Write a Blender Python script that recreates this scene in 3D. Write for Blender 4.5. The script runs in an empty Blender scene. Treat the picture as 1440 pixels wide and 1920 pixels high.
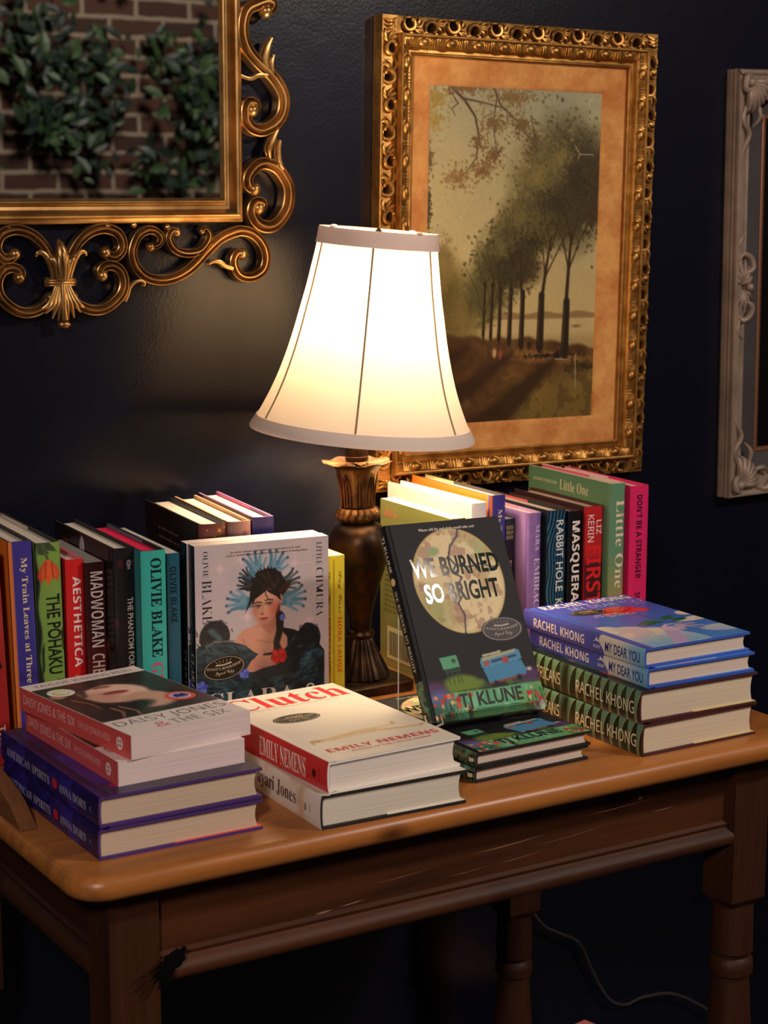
import bpy, bmesh, math, random
import numpy as np
from mathutils import Matrix, Vector

random.seed(7)
SC = bpy.context.scene
COL = SC.collection
PI = math.pi

# ------------------------------------------------------------------ camera, world, lights, exposure
# world frame: table top is z = 0, the navy wall stands at y = 0.22, x runs along it to the right
cd = bpy.data.cameras.new('camera')
cd.sensor_fit = 'VERTICAL'; cd.sensor_height = 36.0; cd.sensor_width = 27.0
cd.lens = 3494.7 / 1920 * 36.0
cd.clip_start = 0.05
cam = bpy.data.objects.new('camera', cd); COL.objects.link(cam)
_p, _y, _r = 0.17597, 0.55368, 0.0018
fw = Vector((math.sin(_y)*math.cos(_p), math.cos(_y)*math.cos(_p), -math.sin(_p)))
rt = Vector((math.cos(_y), -math.sin(_y), 0)); up = rt.cross(fw)
r2 = rt*math.cos(_r) + up*math.sin(_r); u2 = -rt*math.sin(_r) + up*math.cos(_r)
m3 = Matrix((r2, u2, -fw)).transposed()
cam.matrix_world = Matrix.Translation((-0.6327, -1.7686, 0.5864)) @ m3.to_4x4()
cd.dof.use_dof = True; cd.dof.focus_distance = 1.98; cd.dof.aperture_fstop = 10.0
SC.camera = cam

w = bpy.data.worlds.new('world'); SC.world = w; w.use_nodes = True
w.node_tree.nodes['Background'].inputs[0].default_value = (1.0, 0.80, 0.66, 1)
w.node_tree.nodes['Background'].inputs[1].default_value = 0.020

def area(name, loc, target, size, power, color, spread=PI):
    l = bpy.data.lights.new(name, 'AREA'); l.shape = 'DISK'; l.size = size; l.energy = power; l.color = color; l.spread = spread
    o = bpy.data.objects.new(name, l); COL.objects.link(o); o.location = loc
    o.rotation_euler = (Vector(target)-Vector(loc)).to_track_quat('-Z', 'Y').to_euler()
    return o
area('ceiling_spot_light', (1.69, -1.80, 1.56), (0.5, -0.15, 0.15), 0.20, 27.0, (1.0, 0.84, 0.75))
area('ceiling_spot_light', (-1.3, -2.25, 1.35), (0.2, -0.1, 0.1), 0.30, 29.0, (1.0, 0.84, 0.79))
area('brick_fill_light', (2.2, -2.6, 2.2), (2.5, -4.9, 0.9), 0.6, 34.0, (1.0, 0.88, 0.76))  # added fill, no such lamp known: brightens the brick wall for the mirror

vs = SC.view_settings
vs.view_transform = 'Standard'; vs.look = 'None'; vs.gamma = 1.0; vs.use_curve_mapping = False
vs.exposure = 0.0
SC.cycles.use_denoising = True
SC.cycles.max_bounces = 8
SC.cycles.sample_clamp_indirect = 4.0

# ------------------------------------------------------------------ helpers
def lin(c):
    c = np.asarray(c, float)/255.0
    return np.where(c <= 0.04045, c/12.92, ((c+0.055)/1.055)**2.4)

MATS = {}
def mat(name, rgb=(200,200,200), rough=0.5, metal=0.0, spec=0.5, coat=0.0, vcol=False, noise=None, bump=None, alpha=None):
    """one node-based material; rgb in display values; noise=(scale, amount) varies the colour, bump=(scale, strength, distance)"""
    key = (name, tuple(rgb), rough, metal, spec, coat, vcol, noise, bump)
    if key in MATS: return MATS[key]
    m = bpy.data.materials.new(name); m.use_nodes = True
    nt = m.node_tree; b = nt.nodes['Principled BSDF']
    c = lin(rgb)
    b.inputs['Base Color'].default_value = (*c, 1)
    b.inputs['Roughness'].default_value = rough; b.inputs['Metallic'].default_value = metal
    b.inputs['Specular IOR Level'].default_value = spec
    if coat: b.inputs['Coat Weight'].default_value = coat; b.inputs['Coat Roughness'].default_value = 0.12
    tc = nt.nodes.new('ShaderNodeTexCoord')
    src = None
    if vcol:
        a = nt.nodes.new('ShaderNodeAttribute'); a.attribute_name = 'Col'; src = a.outputs['Color']
        nt.links.new(src, b.inputs['Base Color'])
    if noise:
        n = nt.nodes.new('ShaderNodeTexNoise'); n.inputs['Scale'].default_value = noise[0]; n.inputs['Detail'].default_value = 5
        nt.links.new(tc.outputs['Object'], n.inputs['Vector'])
        r = nt.nodes.new('ShaderNodeValToRGB')
        r.color_ramp.elements[0].position = 0.3; r.color_ramp.elements[1].position = 0.7
        k = noise[1]
        r.color_ramp.elements[0].color = (*(c*(1-k)), 1); r.color_ramp.elements[1].color = (*np.clip(c*(1+k), 0, 1), 1)
        nt.links.new(n.outputs['Fac'], r.inputs['Fac'])
        if src is None: nt.links.new(r.outputs['Color'], b.inputs['Base Color'])
    if bump:
        n2 = nt.nodes.new('ShaderNodeTexNoise'); n2.inputs['Scale'].default_value = bump[0]; n2.inputs['Detail'].default_value = 3
        nt.links.new(tc.outputs['Object'], n2.inputs['Vector'])
        bp = nt.nodes.new('ShaderNodeBump'); bp.inputs['Strength'].default_value = bump[1]; bp.inputs['Distance'].default_value = bump[2]
        nt.links.new(n2.outputs['Fac'], bp.inputs['Height']); nt.links.new(bp.outputs['Normal'], b.inputs['Normal'])
    MATS[key] = m
    return m

class MB:
    """collects faces with materials (and colours), then becomes ONE mesh object"""
    def __init__(s): s.v = []; s.f = []; s.mi = []; s.c = []; s.mats = []; s.has_c = False
    def slot(s, m):
        if m not in s.mats: s.mats.append(m)
        return s.mats.index(m)
    def add(s, verts, faces, m, cols=None):
        n = len(s.v); s.v.extend([tuple(map(float, q)) for q in verts]); k = s.slot(m)
        s.f.extend([tuple(i+n for i in f) for f in faces]); s.mi.extend([k]*len(faces))
        if cols is None: s.c.extend([(0.5, 0.5, 0.5)]*len(verts))
        else: s.c.extend([tuple(map(float, q)) for q in cols]); s.has_c = True
    def grid(s, P, m, cols=None):
        """P: (a,b,3) array of points"""
        a, b, _ = P.shape
        F = [(i*b+j, (i+1)*b+j, (i+1)*b+j+1, i*b+j+1) for i in range(a-1) for j in range(b-1)]
        s.add(P.reshape(-1, 3), F, m, None if cols is None else cols.reshape(-1, 3))
    def box(s, lo, hi, m):
        x0, y0, z0 = lo; x1, y1, z1 = hi
        s.add([(x0,y0,z0),(x1,y0,z0),(x1,y1,z0),(x0,y1,z0),(x0,y0,z1),(x1,y0,z1),(x1,y1,z1),(x0,y1,z1)],
              [(0,3,2,1),(4,5,6,7),(0,1,5,4),(1,2,6,5),(2,3,7,6),(3,0,4,7)], m)
    def lathe(s, prof, m, n=48, axis=(0,0), mod=None, cap=True):
        """prof: (r,z) list; mod(theta, k, r, z) -> (r,z)"""
        V = []
        for k, (r, z) in enumerate(prof):
            for j in range(n):
                t = 2*PI*j/n; rr, zz = (r, z) if mod is None else mod(t, k, r, z)
                V.append((axis[0]+rr*math.cos(t), axis[1]+rr*math.sin(t), zz))
        F = [(k*n+j, k*n+(j+1) % n, (k+1)*n+(j+1) % n, (k+1)*n+j) for k in range(len(prof)-1) for j in range(n)]
        if cap:
            F.append(tuple(reversed(range(n)))); F.append(tuple((len(prof)-1)*n+j for j in range(n)))
        s.add(V, F, m)
    def ball(s, c, r, m, n=10, k=7, sc=(1,1,1)):
        V = []; F = []
        for i in range(k+1):
            a = PI*i/k
            for j in range(n):
                t = 2*PI*j/n
                V.append((c[0]+r*sc[0]*math.sin(a)*math.cos(t), c[1]+r*sc[1]*math.sin(a)*math.sin(t), c[2]+r*sc[2]*math.cos(a)))
        for i in range(k):
            for j in range(n): F.append((i*n+j, (i+1)*n+j, (i+1)*n+(j+1) % n, i*n+(j+1) % n))
        s.add(V, F, m)
    def build(s, name, parent=None, smooth=35, bevel=None):
        me = bpy.data.meshes.new(name)
        me.from_pydata(s.v, [], s.f)
        for m in s.mats: me.materials.append(m)
        me.polygons.foreach_set('material_index', s.mi)
        if s.has_c:
            at = me.color_attributes.new('Col', 'FLOAT_COLOR', 'POINT')
            a = np.ones((len(s.v), 4), np.float32); a[:, :3] = np.array(s.c); at.data.foreach_set('color', a.ravel())
        me.validate(); me.update()
        if smooth:
            me.shade_smooth(); me.set_sharp_from_angle(angle=math.radians(smooth))
        o = bpy.data.objects.new(name, me); COL.objects.link(o)
        if parent: o.parent = parent
        if bevel:
            b = o.modifiers.new('bevel', 'BEVEL'); b.width = bevel; b.segments = 2; b.limit_method = 'ANGLE'; b.angle_limit = math.radians(40)
        return o

def empty(name, label, cat, mw=None, group=None):
    o = bpy.data.objects.new(name, None); COL.objects.link(o); o.empty_display_size = 0.02
    if mw is not None: o.matrix_world = mw
    o['label'] = label; o['category'] = cat
    if group: o['group'] = group
    return o
def tag(o, label, cat, group=None, kind=None):
    o['label'] = label; o['category'] = cat
    if group: o['group'] = group
    if kind: o['kind'] = kind
    return o
def structure(o): o['kind'] = 'structure'; return o

def crom(P, sub):
    """Catmull-Rom through the rows of P"""
    P = np.asarray(P, float); n = len(P); out = []
    for i in range(n-1):
        p0 = P[max(i-1, 0)]; p1 = P[i]; p2 = P[i+1]; p3 = P[min(i+2, n-1)]
        for k in range(sub):
            t = k/sub
            out.append(0.5*((2*p1)+(-p0+p2)*t+(2*p0-5*p1+4*p2-p3)*t*t+(-p0+3*p1-3*p2+p3)*t**3))
    out.append(P[-1]); return np.array(out)

def tube(mb, pts, rad, m, n=8, flat=1.0):
    """round tube through 3-D points; rad a number or list"""
    P = np.asarray(pts, float); N = len(P)
    R = np.full(N, rad) if np.isscalar(rad) else np.interp(np.linspace(0, 1, N), np.linspace(0, 1, len(rad)), rad)
    T = np.gradient(P, axis=0); T /= np.linalg.norm(T, axis=1)[:, None]+1e-12
    a = np.array([0, -1.0, 0])
    if abs(T[0] @ a) > 0.9: a = np.array([0, 0, 1.0])
    V = []
    for i in range(N):
        s = np.cross(T[i], a); ls = np.linalg.norm(s)
        s = s/ls if ls > 1e-6 else np.array([1.0, 0, 0])
        b = np.cross(s, T[i]); a = b
        for j in range(n):
            t = 2*PI*j/n; V.append(P[i]+R[i]*(s*math.cos(t)+b*flat*math.sin(t)))
    F = [(i*n+j, i*n+(j+1) % n, (i+1)*n+(j+1) % n, (i+1)*n+j) for i in range(N-1) for j in range(n)]
    F += [tuple(range(n)), tuple((N-1)*n+j for j in reversed(range(n)))]
    mb.add(V, F, m)

# lettering: the built-in typeface and its serif / script / bold companions, turned into mesh
def style(s, k):
    base = {'serif': (0x1D400, 0x1D41A), 'serif_it': (0x1D468, 0x1D482), 'script': (0x1D4D0, 0x1D4EA), 'bold': (0x1D5D4, 0x1D5EE), 'sans': (0x1D5A0, 0x1D5BA)}.get(k)
    if base is None: return s
    return ''.join(chr(base[0]+ord(c)-65) if 'A' <= c <= 'Z' else chr(base[1]+ord(c)-97) if 'a' <= c <= 'z' else c for c in s)
_TX = {}
def text_mesh(s, k='plain', off=0.0, shear=0.0, res=3, cuts=0):
    key = (s, k, off, shear, cuts)
    if key in _TX: return _TX[key]
    c = bpy.data.curves.new('lettering', 'FONT'); c.body = style(s, k); c.offset = off; c.shear = shear; c.resolution_u = res; c.fill_mode = 'FRONT'
    o = bpy.data.objects.new('lettering', c); COL.objects.link(o)
    dg = bpy.context.evaluated_depsgraph_get(); dg.update()
    me = bpy.data.meshes.new_from_object(o.evaluated_get(dg))
    if cuts and len(me.vertices):           # slice the letters finely so they can follow a rounded spine
        ys = [v.co.y for v in me.vertices]; lo, hi = min(ys), max(ys); q = bmesh.new(); q.from_mesh(me)
        for i in range(1, cuts): bmesh.ops.bisect_plane(q, geom=q.verts[:]+q.edges[:]+q.faces[:], dist=1e-6, plane_co=(0, lo+(hi-lo)*i/cuts, 0), plane_no=(0, 1, 0))
        q.to_mesh(me); q.free()
    V = np.array([v.co[:2] for v in me.vertices]) if len(me.vertices) else np.zeros((0, 2))
    F = [tuple(p.vertices) for p in me.polygons]
    bpy.data.objects.remove(o); bpy.data.curves.remove(c); bpy.data.meshes.remove(me)
    if len(V):
        V = V - V.min(0); e = V.max(0); V = V/np.where(e > 1e-9, e, 1)
    _TX[key] = (V, F); return _TX[key]
INK = {}
def ink(rgb, rough=0.45):
    return mat('printed_ink', rgb, rough, spec=.3 if rough < .4 else .2)

# ------------------------------------------------------------------ painting with numpy (colours of printed pictures)
class Art:
    """a picture on a grid, x to the right 0..1, y downwards 0..1; a = height/width"""
    def __init__(s, nx, ny, a, rgb):
        s.nx, s.ny, s.a = nx, ny, a
        x = (np.arange(nx))/(nx-1); y = (np.arange(ny))/(ny-1)
        s.X, s.Y = np.meshgrid(x, y, indexing='ij'); s.Z = s.Y*a       # Z: y in units of the width
        s.I = np.ones((nx, ny, 3))*np.array(rgb, float)
    def put(s, m, rgb):
        m = np.clip(m, 0, 1)[..., None]; s.I = s.I*(1-m)+np.asarray(rgb, float)*m
    def ell(s, cx, cy, rx, ry, rot=0, soft=0.02):
        """centre in (x,y) fractions, radii in fractions of the width"""
        dx = s.X-cx; dy = s.Z-cy*s.a; c, n = math.cos(rot), math.sin(rot)
        d = np.sqrt(((dx*c+dy*n)/rx)**2+((-dx*n+dy*c)/ry)**2)
        k = soft/min(rx, ry)
        return np.clip((1-d)/max(k, 1e-6)+0.5, 0, 1)
    def poly(s, pts):
        P = [(p[0], p[1]*s.a) for p in pts]; n = len(P); out = np.zeros(s.X.shape); hx = 1/(s.nx-1)
        for ox in (-.33, 0, .33):
            for oy in (-.33, 0, .33):
                ins = np.zeros(s.X.shape, bool); j = n-1; X_ = s.X+ox*hx; Z_ = s.Z+oy*hx
                for i in range(n):
                    xi, yi = P[i]; xj, yj = P[j]
                    ins ^= ((yi > Z_) != (yj > Z_)) & (X_ < (xj-xi)*(Z_-yi)/((yj-yi) or 1e-12)+xi); j = i
                out += ins
        return out/9.0
    def stroke(s, pts, w0, w1=None, soft=0.004):
        w1 = w0 if w1 is None else w1; D = np.full(s.X.shape, -9.0); P = [(p[0], p[1]*s.a) for p in pts]; n = len(P)-1
        for i in range(n):
            ax, ay = P[i]; bx, by = P[i+1]; vx, vy = bx-ax, by-ay; L = vx*vx+vy*vy+1e-12
            t = np.clip(((s.X-ax)*vx+(s.Z-ay)*vy)/L, 0, 1)
            d = np.hypot(s.X-ax-t*vx, s.Z-ay-t*vy); ww = w0+(w1-w0)*(i+t)/n
            D = np.maximum(D, ww-d)
        return np.clip(D/soft+0.5, 0, 1)
    def noise(s, f, seed=0, octv=4):
        r = np.random.RandomState(seed); out = np.zeros(s.X.shape); amp = 1; tot = 0
        for _ in range(octv):
            gx = int(f)+3; gy = int(f*s.a)+3; G = r.rand(gx, gy)
            x = s.X*f; y = s.Z*f; i = np.clip(x.astype(int), 0, gx-2); j = np.clip(y.astype(int), 0, gy-2)
            fx = x-i; fy = y-j; fx = fx*fx*(3-2*fx); fy = fy*fy*(3-2*fy)
            v = G[i, j]*(1-fx)*(1-fy)+G[i+1, j]*fx*(1-fy)+G[i, j+1]*(1-fx)*fy+G[i+1, j+1]*fx*fy
            out += v*amp; tot += amp; amp *= 0.55; f *= 2
        return out/tot
    def dab(s, x, y, rx, ry, rot, rgb, al=1.0):
        """one small brush mark; only touches its own window"""
        r = max(rx, ry)*1.3; i0 = max(int((x-r)*(s.nx-1)), 0); i1 = min(int((x+r)*(s.nx-1))+2, s.nx); z = y*s.a
        j0 = max(int((z-r)/s.a*(s.ny-1)), 0); j1 = min(int((z+r)/s.a*(s.ny-1))+2, s.ny)
        if i1 <= i0 or j1 <= j0: return
        dx = s.X[i0:i1, j0:j1]-x; dy = s.Z[i0:i1, j0:j1]-z; c, n = math.cos(rot), math.sin(rot)
        m = np.clip((1-np.sqrt(((dx*c+dy*n)/rx)**2+((-dx*n+dy*c)/ry)**2))*2.2, 0, 1)[..., None]*al
        s.I[i0:i1, j0:j1] = s.I[i0:i1, j0:j1]*(1-m)+np.asarray(rgb, float)*m
    def lin(s): return lin(np.clip(s.I, 0, 255))
def sstep(a, b, x): t = np.clip((x-a)/(b-a), 0, 1); return t*t*(3-2*t)

# ------------------------------------------------------------------ the setting
WY = 0.22; FZ = -0.75
def wall_material():
    m = bpy.data.materials.new('navy_wall_paint'); m.use_nodes = True; nt = m.node_tree; b = nt.nodes['Principled BSDF']
    b.inputs['Base Color'].default_value = (*lin((13, 15, 28)), 1); b.inputs['Roughness'].default_value = 0.26; b.inputs['Specular IOR Level'].default_value = 0.36
    tc = nt.nodes.new('ShaderNodeTexCoord')
    n = nt.nodes.new('ShaderNodeTexNoise'); n.inputs['Scale'].default_value = 260; n.inputs['Detail'].default_value = 4
    n2 = nt.nodes.new('ShaderNodeTexNoise'); n2.inputs['Scale'].default_value = 30; n2.inputs['Detail'].default_value = 2
    ad = nt.nodes.new('ShaderNodeMath'); ad.operation = 'MULTIPLY_ADD'; ad.inputs[1].default_value = 1.5
    nt.links.new(tc.outputs['Object'], n.inputs['Vector']); nt.links.new(tc.outputs['Object'], n2.inputs['Vector'])
    nt.links.new(n2.outputs['Fac'], ad.inputs[0]); nt.links.new(n.outputs['Fac'], ad.inputs[2])
    bp = nt.nodes.new('ShaderNodeBump'); bp.inputs['Strength'].default_value = 0.16; bp.inputs['Distance'].default_value = 0.0012
    nt.links.new(ad.outputs[0], bp.inputs['Height']); nt.links.new(bp.outputs['Normal'], b.inputs['Normal'])
    return m
mb = MB(); mb.box((-3.0, WY, FZ), (5.0, WY+0.1, 2.2), wall_material()); structure(mb.build('wall_back', smooth=None))
mb = MB(); mb.box((-3.0, -5.1, FZ-0.1), (5.0, WY+0.1, FZ), mat('dark_floor', (38, 30, 28), 0.5, noise=(6, 0.3))); structure(mb.build('floor', smooth=None))
def brick_material():
    m = bpy.data.materials.new('brick'); m.use_nodes = True; nt = m.node_tree; b = nt.nodes['Principled BSDF']
    tc = nt.nodes.new('ShaderNodeTexCoord'); mp = nt.nodes.new('ShaderNodeMapping'); mp.inputs['Rotation'].default_value = (PI/2, 0, 0)
    br = nt.nodes.new('ShaderNodeTexBrick'); br.inputs['Scale'].default_value = 1.0
    br.inputs['Brick Width'].default_value = 0.235; br.inputs['Row Height'].default_value = 0.076; br.inputs['Mortar Size'].default_value = 0.0095
    br.inputs['Color1'].default_value = (*lin((98, 64, 54)), 1); br.inputs['Color2'].default_value = (*lin((66, 48, 44)), 1)
    br.inputs['Mortar'].default_value = (*lin((176, 156, 138)), 1); br.inputs['Bias'].default_value = -0.2; br.inputs['Mortar Smooth'].default_value = 0.2
    nt.links.new(tc.outputs['Object'], mp.inputs['Vector'])
    wn = nt.nodes.new('ShaderNodeTexNoise'); wn.inputs['Scale'].default_value = 9; wn.inputs['Detail'].default_value = 3
    nt.links.new(tc.outputs['Object'], wn.inputs['Vector'])
    wa = nt.nodes.new('ShaderNodeVectorMath'); wa.operation = 'MULTIPLY_ADD'; wa.inputs[1].default_value = (.022, .022, .022)
    nt.links.new(wn.outputs['Color'], wa.inputs[0]); nt.links.new(mp.outputs['Vector'], wa.inputs[2]); nt.links.new(wa.outputs['Vector'], br.inputs['Vector'])
    nt.links.new(br.outputs['Color'], b.inputs['Base Color']); b.inputs['Roughness'].default_value = 0.9
    bp = nt.nodes.new('ShaderNodeBump'); bp.inputs['Distance'].default_value = 0.006; bp.invert = True
    nt.links.new(br.outputs['Fac'], bp.inputs['Height']); nt.links.new(bp.outputs['Normal'], b.inputs['Normal'])
    return m
mb = MB(); mb.box((0.5, -5.0, FZ), (5.0, -4.9, 2.2), brick_material()); structure(mb.build('wall_front', smooth=None))

# climbing ivy on the brick wall, seen in the mirror
def ivy():
    mb = MB(); g = [mat('ivy_leaf', c, 0.45) for c in ((44, 62, 44), (32, 48, 38), (66, 92, 54), (38, 56, 50))]
    st = mat('ivy_stem', (60, 48, 36), 0.8); rnd = random.Random(3)
    centres = [(2.10, 1.10, .13, .18), (2.33, 1.00, .16, .15), (2.13, .82, .12, .12), (2.27, .79, .16, .11), (2.75, 1.06, .17, .11), (2.78, .86, .15, .16), (2.68, .63, .15, .08), (2.33, .64, .07, .05), (2.93, .98, .10, .2),
               (3.25, 1.15, .20, .2), (3.2, .75, .18, .16), (3.6, .95, .2, .25), (1.85, 1.35, .14, .14), (1.68, 1.12, .17, .16), (1.70, .80, .16, .15), (1.35, 1.0, .2, .2), (1.3, .65, .18, .14), (2.5, 1.5, .3, .10)]
    for cx, cz, rx, rz in centres:
        for k in range(3):
            a = (cx+rnd.uniform(-rx, rx)*.5, cz-rz*1.1); P = [(a[0]+math.sin(i*.9+k)*.03, -4.87, a[1]+i*rz*.5) for i in range(5)]
            tube(mb, crom(P, 3), [.005, .003], st, 5)
        for k in range(int(85*rx*rz/.025)):
            x = rnd.gauss(cx, rx*.62); z = rnd.gauss(cz, rz*.62); y = -4.86+rnd.uniform(.02, .12)
            s = rnd.uniform(.022, .050); d = rnd.uniform(0, 2*PI); ti = rnd.uniform(-.9, .9)
            ux = Vector((math.cos(d), math.sin(ti)*.5, math.sin(d))).normalized(); n = Vector((rnd.uniform(-.5, .5), 1, rnd.uniform(-.2, .7))).normalized()
            vx = n.cross(ux).normalized(); c = Vector((x, y, z))
            pts = [(-1, 0, 0), (-.45, .42, .12), (.25, .46, .1), (1, 0, -.15), (.25, -.46, .1), (-.45, -.42, .12)]
            V = [c+ux*s*a+vx*s*b+n*s*e for a, b, e in pts]+[c]
            mb.add(V, [(6, i, (i+1) % 6) for i in range(6)], rnd.choice(g))
    return tag(mb.build('climbing_ivy', smooth=None), 'green leafy ivy growing over the brick wall reflected in the gilt mirror', 'ivy', kind='stuff')
ivy()

# ------------------------------------------------------------------ pine table
def wood(name, base, dark, scale=1.0, rough=0.42, axis='x'):
    m = bpy.data.materials.new(name); m.use_nodes = True; nt = m.node_tree; b = nt.nodes['Principled BSDF']
    tc = nt.nodes.new('ShaderNodeTexCoord'); mp = nt.nodes.new('ShaderNodeMapping')
    mp.inputs['Scale'].default_value = {'x': (1.6, 22, 22), 'z': (22, 22, 1.6), 'y': (22, 1.6, 22)}[axis]
    nt.links.new(tc.outputs['Object'], mp.inputs['Vector'])
    n = nt.nodes.new('ShaderNodeTexNoise'); n.inputs['Scale'].default_value = scale; n.inputs['Detail'].default_value = 6; n.inputs['Distortion'].default_value = 0.6
    wv = nt.nodes.new('ShaderNodeTexNoise'); wv.inputs['Scale'].default_value = scale*7; wv.inputs['Detail'].default_value = 2
    nt.links.new(mp.outputs['Vector'], n.inputs['Vector']); nt.links.new(mp.outputs['Vector'], wv.inputs['Vector'])
    mx = nt.nodes.new('ShaderNodeMath'); mx.operation = 'MULTIPLY_ADD'; mx.inputs[1].default_value = 0.3
    nt.links.new(wv.outputs['Fac'], mx.inputs[0]); nt.links.new(n.outputs['Fac'], mx.inputs[2])
    r = nt.nodes.new('ShaderNodeValToRGB'); r.color_ramp.elements[0].position = 0.42; r.color_ramp.elements[1].position = 0.85
    r.color_ramp.elements[0].color = (*lin(dark), 1); r.color_ramp.elements[1].color = (*lin(base), 1)
    nt.links.new(mx.outputs[0], r.inputs['Fac'])
    # knots: a few dark ovals
    vo = nt.nodes.new('ShaderNodeTexVoronoi'); vo.inputs['Scale'].default_value = 1.0
    mp2 = nt.nodes.new('ShaderNodeMapping'); mp2.inputs['Scale'].default_value = {'x': (5, 9, 9), 'z': (9, 9, 5), 'y': (9, 5, 9)}[axis]
    nt.links.new(tc.outputs['Object'], mp2.inputs['Vector']); nt.links.new(mp2.outputs['Vector'], vo.inputs['Vector'])
    kr = nt.nodes.new('ShaderNodeValToRGB'); kr.color_ramp.elements[0].position = 0.03; kr.color_ramp.elements[1].position = 0.13
    kr.color_ramp.elements[0].color = (.25, .2, .18, 1); kr.color_ramp.elements[1].color = (1, 1, 1, 1)
    nt.links.new(vo.outputs['Distance'], kr.inputs['Fac'])
    mu = nt.nodes.new('ShaderNodeMix'); mu.data_type = 'RGBA'; mu.blend_type = 'MULTIPLY'; mu.inputs['Factor'].default_value = 1.0
    nt.links.new(r.outputs['Color'], mu.inputs['A']); nt.links.new(kr.outputs['Color'], mu.inputs['B'])
    nt.links.new(mu.outputs['Result'], b.inputs['Base Color']); b.inputs['Roughness'].default_value = rough
    b.inputs['Specular IOR Level'].default_value = .3 if rough > .5 else .5
    bp = nt.nodes.new('ShaderNodeBump'); bp.inputs['Strength'].default_value = 0.15; bp.inputs['Distance'].default_value = 0.001
    nt.links.new(mx.outputs[0], bp.inputs['Height']); nt.links.new(bp.outputs['Normal'], b.inputs['Normal'])
    return m
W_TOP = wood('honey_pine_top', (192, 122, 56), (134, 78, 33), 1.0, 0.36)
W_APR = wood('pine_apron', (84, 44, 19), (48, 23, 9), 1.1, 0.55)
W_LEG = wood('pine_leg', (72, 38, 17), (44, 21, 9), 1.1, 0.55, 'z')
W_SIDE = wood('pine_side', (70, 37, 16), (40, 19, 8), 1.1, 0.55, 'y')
TX0, TX1, TY0, TY1, TT = -0.066, 0.797, -0.362, 0.19, 0.024

table = empty('pine_table', 'honey coloured pine side table with moulded apron, standing against the navy wall', 'table', Matrix.Translation((0.3655, -0.086, FZ)))
TI = table.matrix_world.inverted()
def tpart(mb, name, **k):
    o = mb.build(name, None, **k); o.parent = table; o.matrix_parent_inverse = TI; return o
def rrect(x0, x1, y0, y1, r, n=8):
    out = []
    for cx, cy, a0 in ((x1-r, y1-r, 0), (x0+r, y1-r, PI/2), (x0+r, y0+r, PI), (x1-r, y0+r, 3*PI/2)):
        for k in range(n+1): a = a0+PI/2*k/n; out.append((cx+r*math.cos(a), cy+r*math.sin(a)))
    return out
mb = MB(); V = []; F = []; N = 0
prof = [(0.0115*(1-math.cos(a)), -TT/2+TT/2*math.cos(b)) for a, b in [(0, 0)]]
rings = []
for k in range(11):
    a = PI*k/10; rings.append((0.010*(1-math.sin(a)), -TT/2+TT/2*math.cos(a)))
for ins, z in rings:
    R = rrect(TX0+ins, TX1-ins, TY0+ins, TY1-ins, 0.034-ins*.6); N = len(R); V += [(x, y, z) for x, y in R]
F = [(k*N+j, (k+1)*N+j, (k+1)*N+(j+1) % N, k*N+(j+1) % N) for k in range(10) for j in range(N)]
F += [tuple(range(N)), tuple(10*N+j for j in reversed(range(N)))]
mb.add(V, F, W_TOP); tpart(mb, 'table_top', smooth=50)

LX0, LX1, LY0, LY1, LW = -0.024, 0.755, -0.326, 0.156, 0.048
def apron(name, p0, p1, out, m):
    """moulded rail from p0 to p1 (x,y); out = outward unit normal"""
    mb = MB(); prof = [(-.018, -TT), (0, -TT), (0, -.098), (.004, -.101), (.0025, -.105), (.006, -.108), (.011, -.112), (.0125, -.117), (.011, -.122), (.006, -.1255), (-.018, -.1255)]
    A = [(p0[0]+out[0]*d, p0[1]+out[1]*d, z) for d, z in prof]; B = [(p1[0]+out[0]*d, p1[1]+out[1]*d, z) for d, z in prof]
    n = len(prof); mb.add(A+B, [(i, (i+1) % n, n+(i+1) % n, n+i) for i in range(n)]+[tuple(range(n))[::-1], tuple(range(n, 2*n))], m)
    return tpart(mb, name, smooth=45)
ins = .011
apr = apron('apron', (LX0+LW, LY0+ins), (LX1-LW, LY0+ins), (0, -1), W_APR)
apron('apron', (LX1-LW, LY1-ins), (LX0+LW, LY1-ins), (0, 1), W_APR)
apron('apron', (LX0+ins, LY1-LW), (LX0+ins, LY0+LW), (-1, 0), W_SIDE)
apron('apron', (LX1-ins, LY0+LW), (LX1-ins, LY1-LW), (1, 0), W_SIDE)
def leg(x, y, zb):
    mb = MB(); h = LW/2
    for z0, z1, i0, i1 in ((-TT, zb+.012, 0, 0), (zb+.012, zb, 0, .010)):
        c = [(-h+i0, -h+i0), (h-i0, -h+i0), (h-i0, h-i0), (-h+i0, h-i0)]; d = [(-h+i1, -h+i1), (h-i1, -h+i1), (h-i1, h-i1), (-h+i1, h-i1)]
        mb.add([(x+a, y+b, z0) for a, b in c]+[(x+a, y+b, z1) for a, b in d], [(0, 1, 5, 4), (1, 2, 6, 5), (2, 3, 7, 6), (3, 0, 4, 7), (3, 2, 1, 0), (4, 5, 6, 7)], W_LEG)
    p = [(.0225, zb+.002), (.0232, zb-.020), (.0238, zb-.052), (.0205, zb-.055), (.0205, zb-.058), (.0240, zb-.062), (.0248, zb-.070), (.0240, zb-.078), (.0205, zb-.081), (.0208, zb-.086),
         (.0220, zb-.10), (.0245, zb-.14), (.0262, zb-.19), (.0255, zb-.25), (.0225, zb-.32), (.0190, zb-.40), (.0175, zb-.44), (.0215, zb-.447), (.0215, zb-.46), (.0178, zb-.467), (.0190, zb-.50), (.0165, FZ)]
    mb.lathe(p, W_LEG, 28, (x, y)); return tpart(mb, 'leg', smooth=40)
lf = leg(LX0+LW/2, LY0+LW/2, -.2045); leg(LX1-LW/2, LY0+LW/2, -.2045); leg(LX0+LW/2, .11, -.30); leg(LX1-LW/2, .11, -.363)
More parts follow.
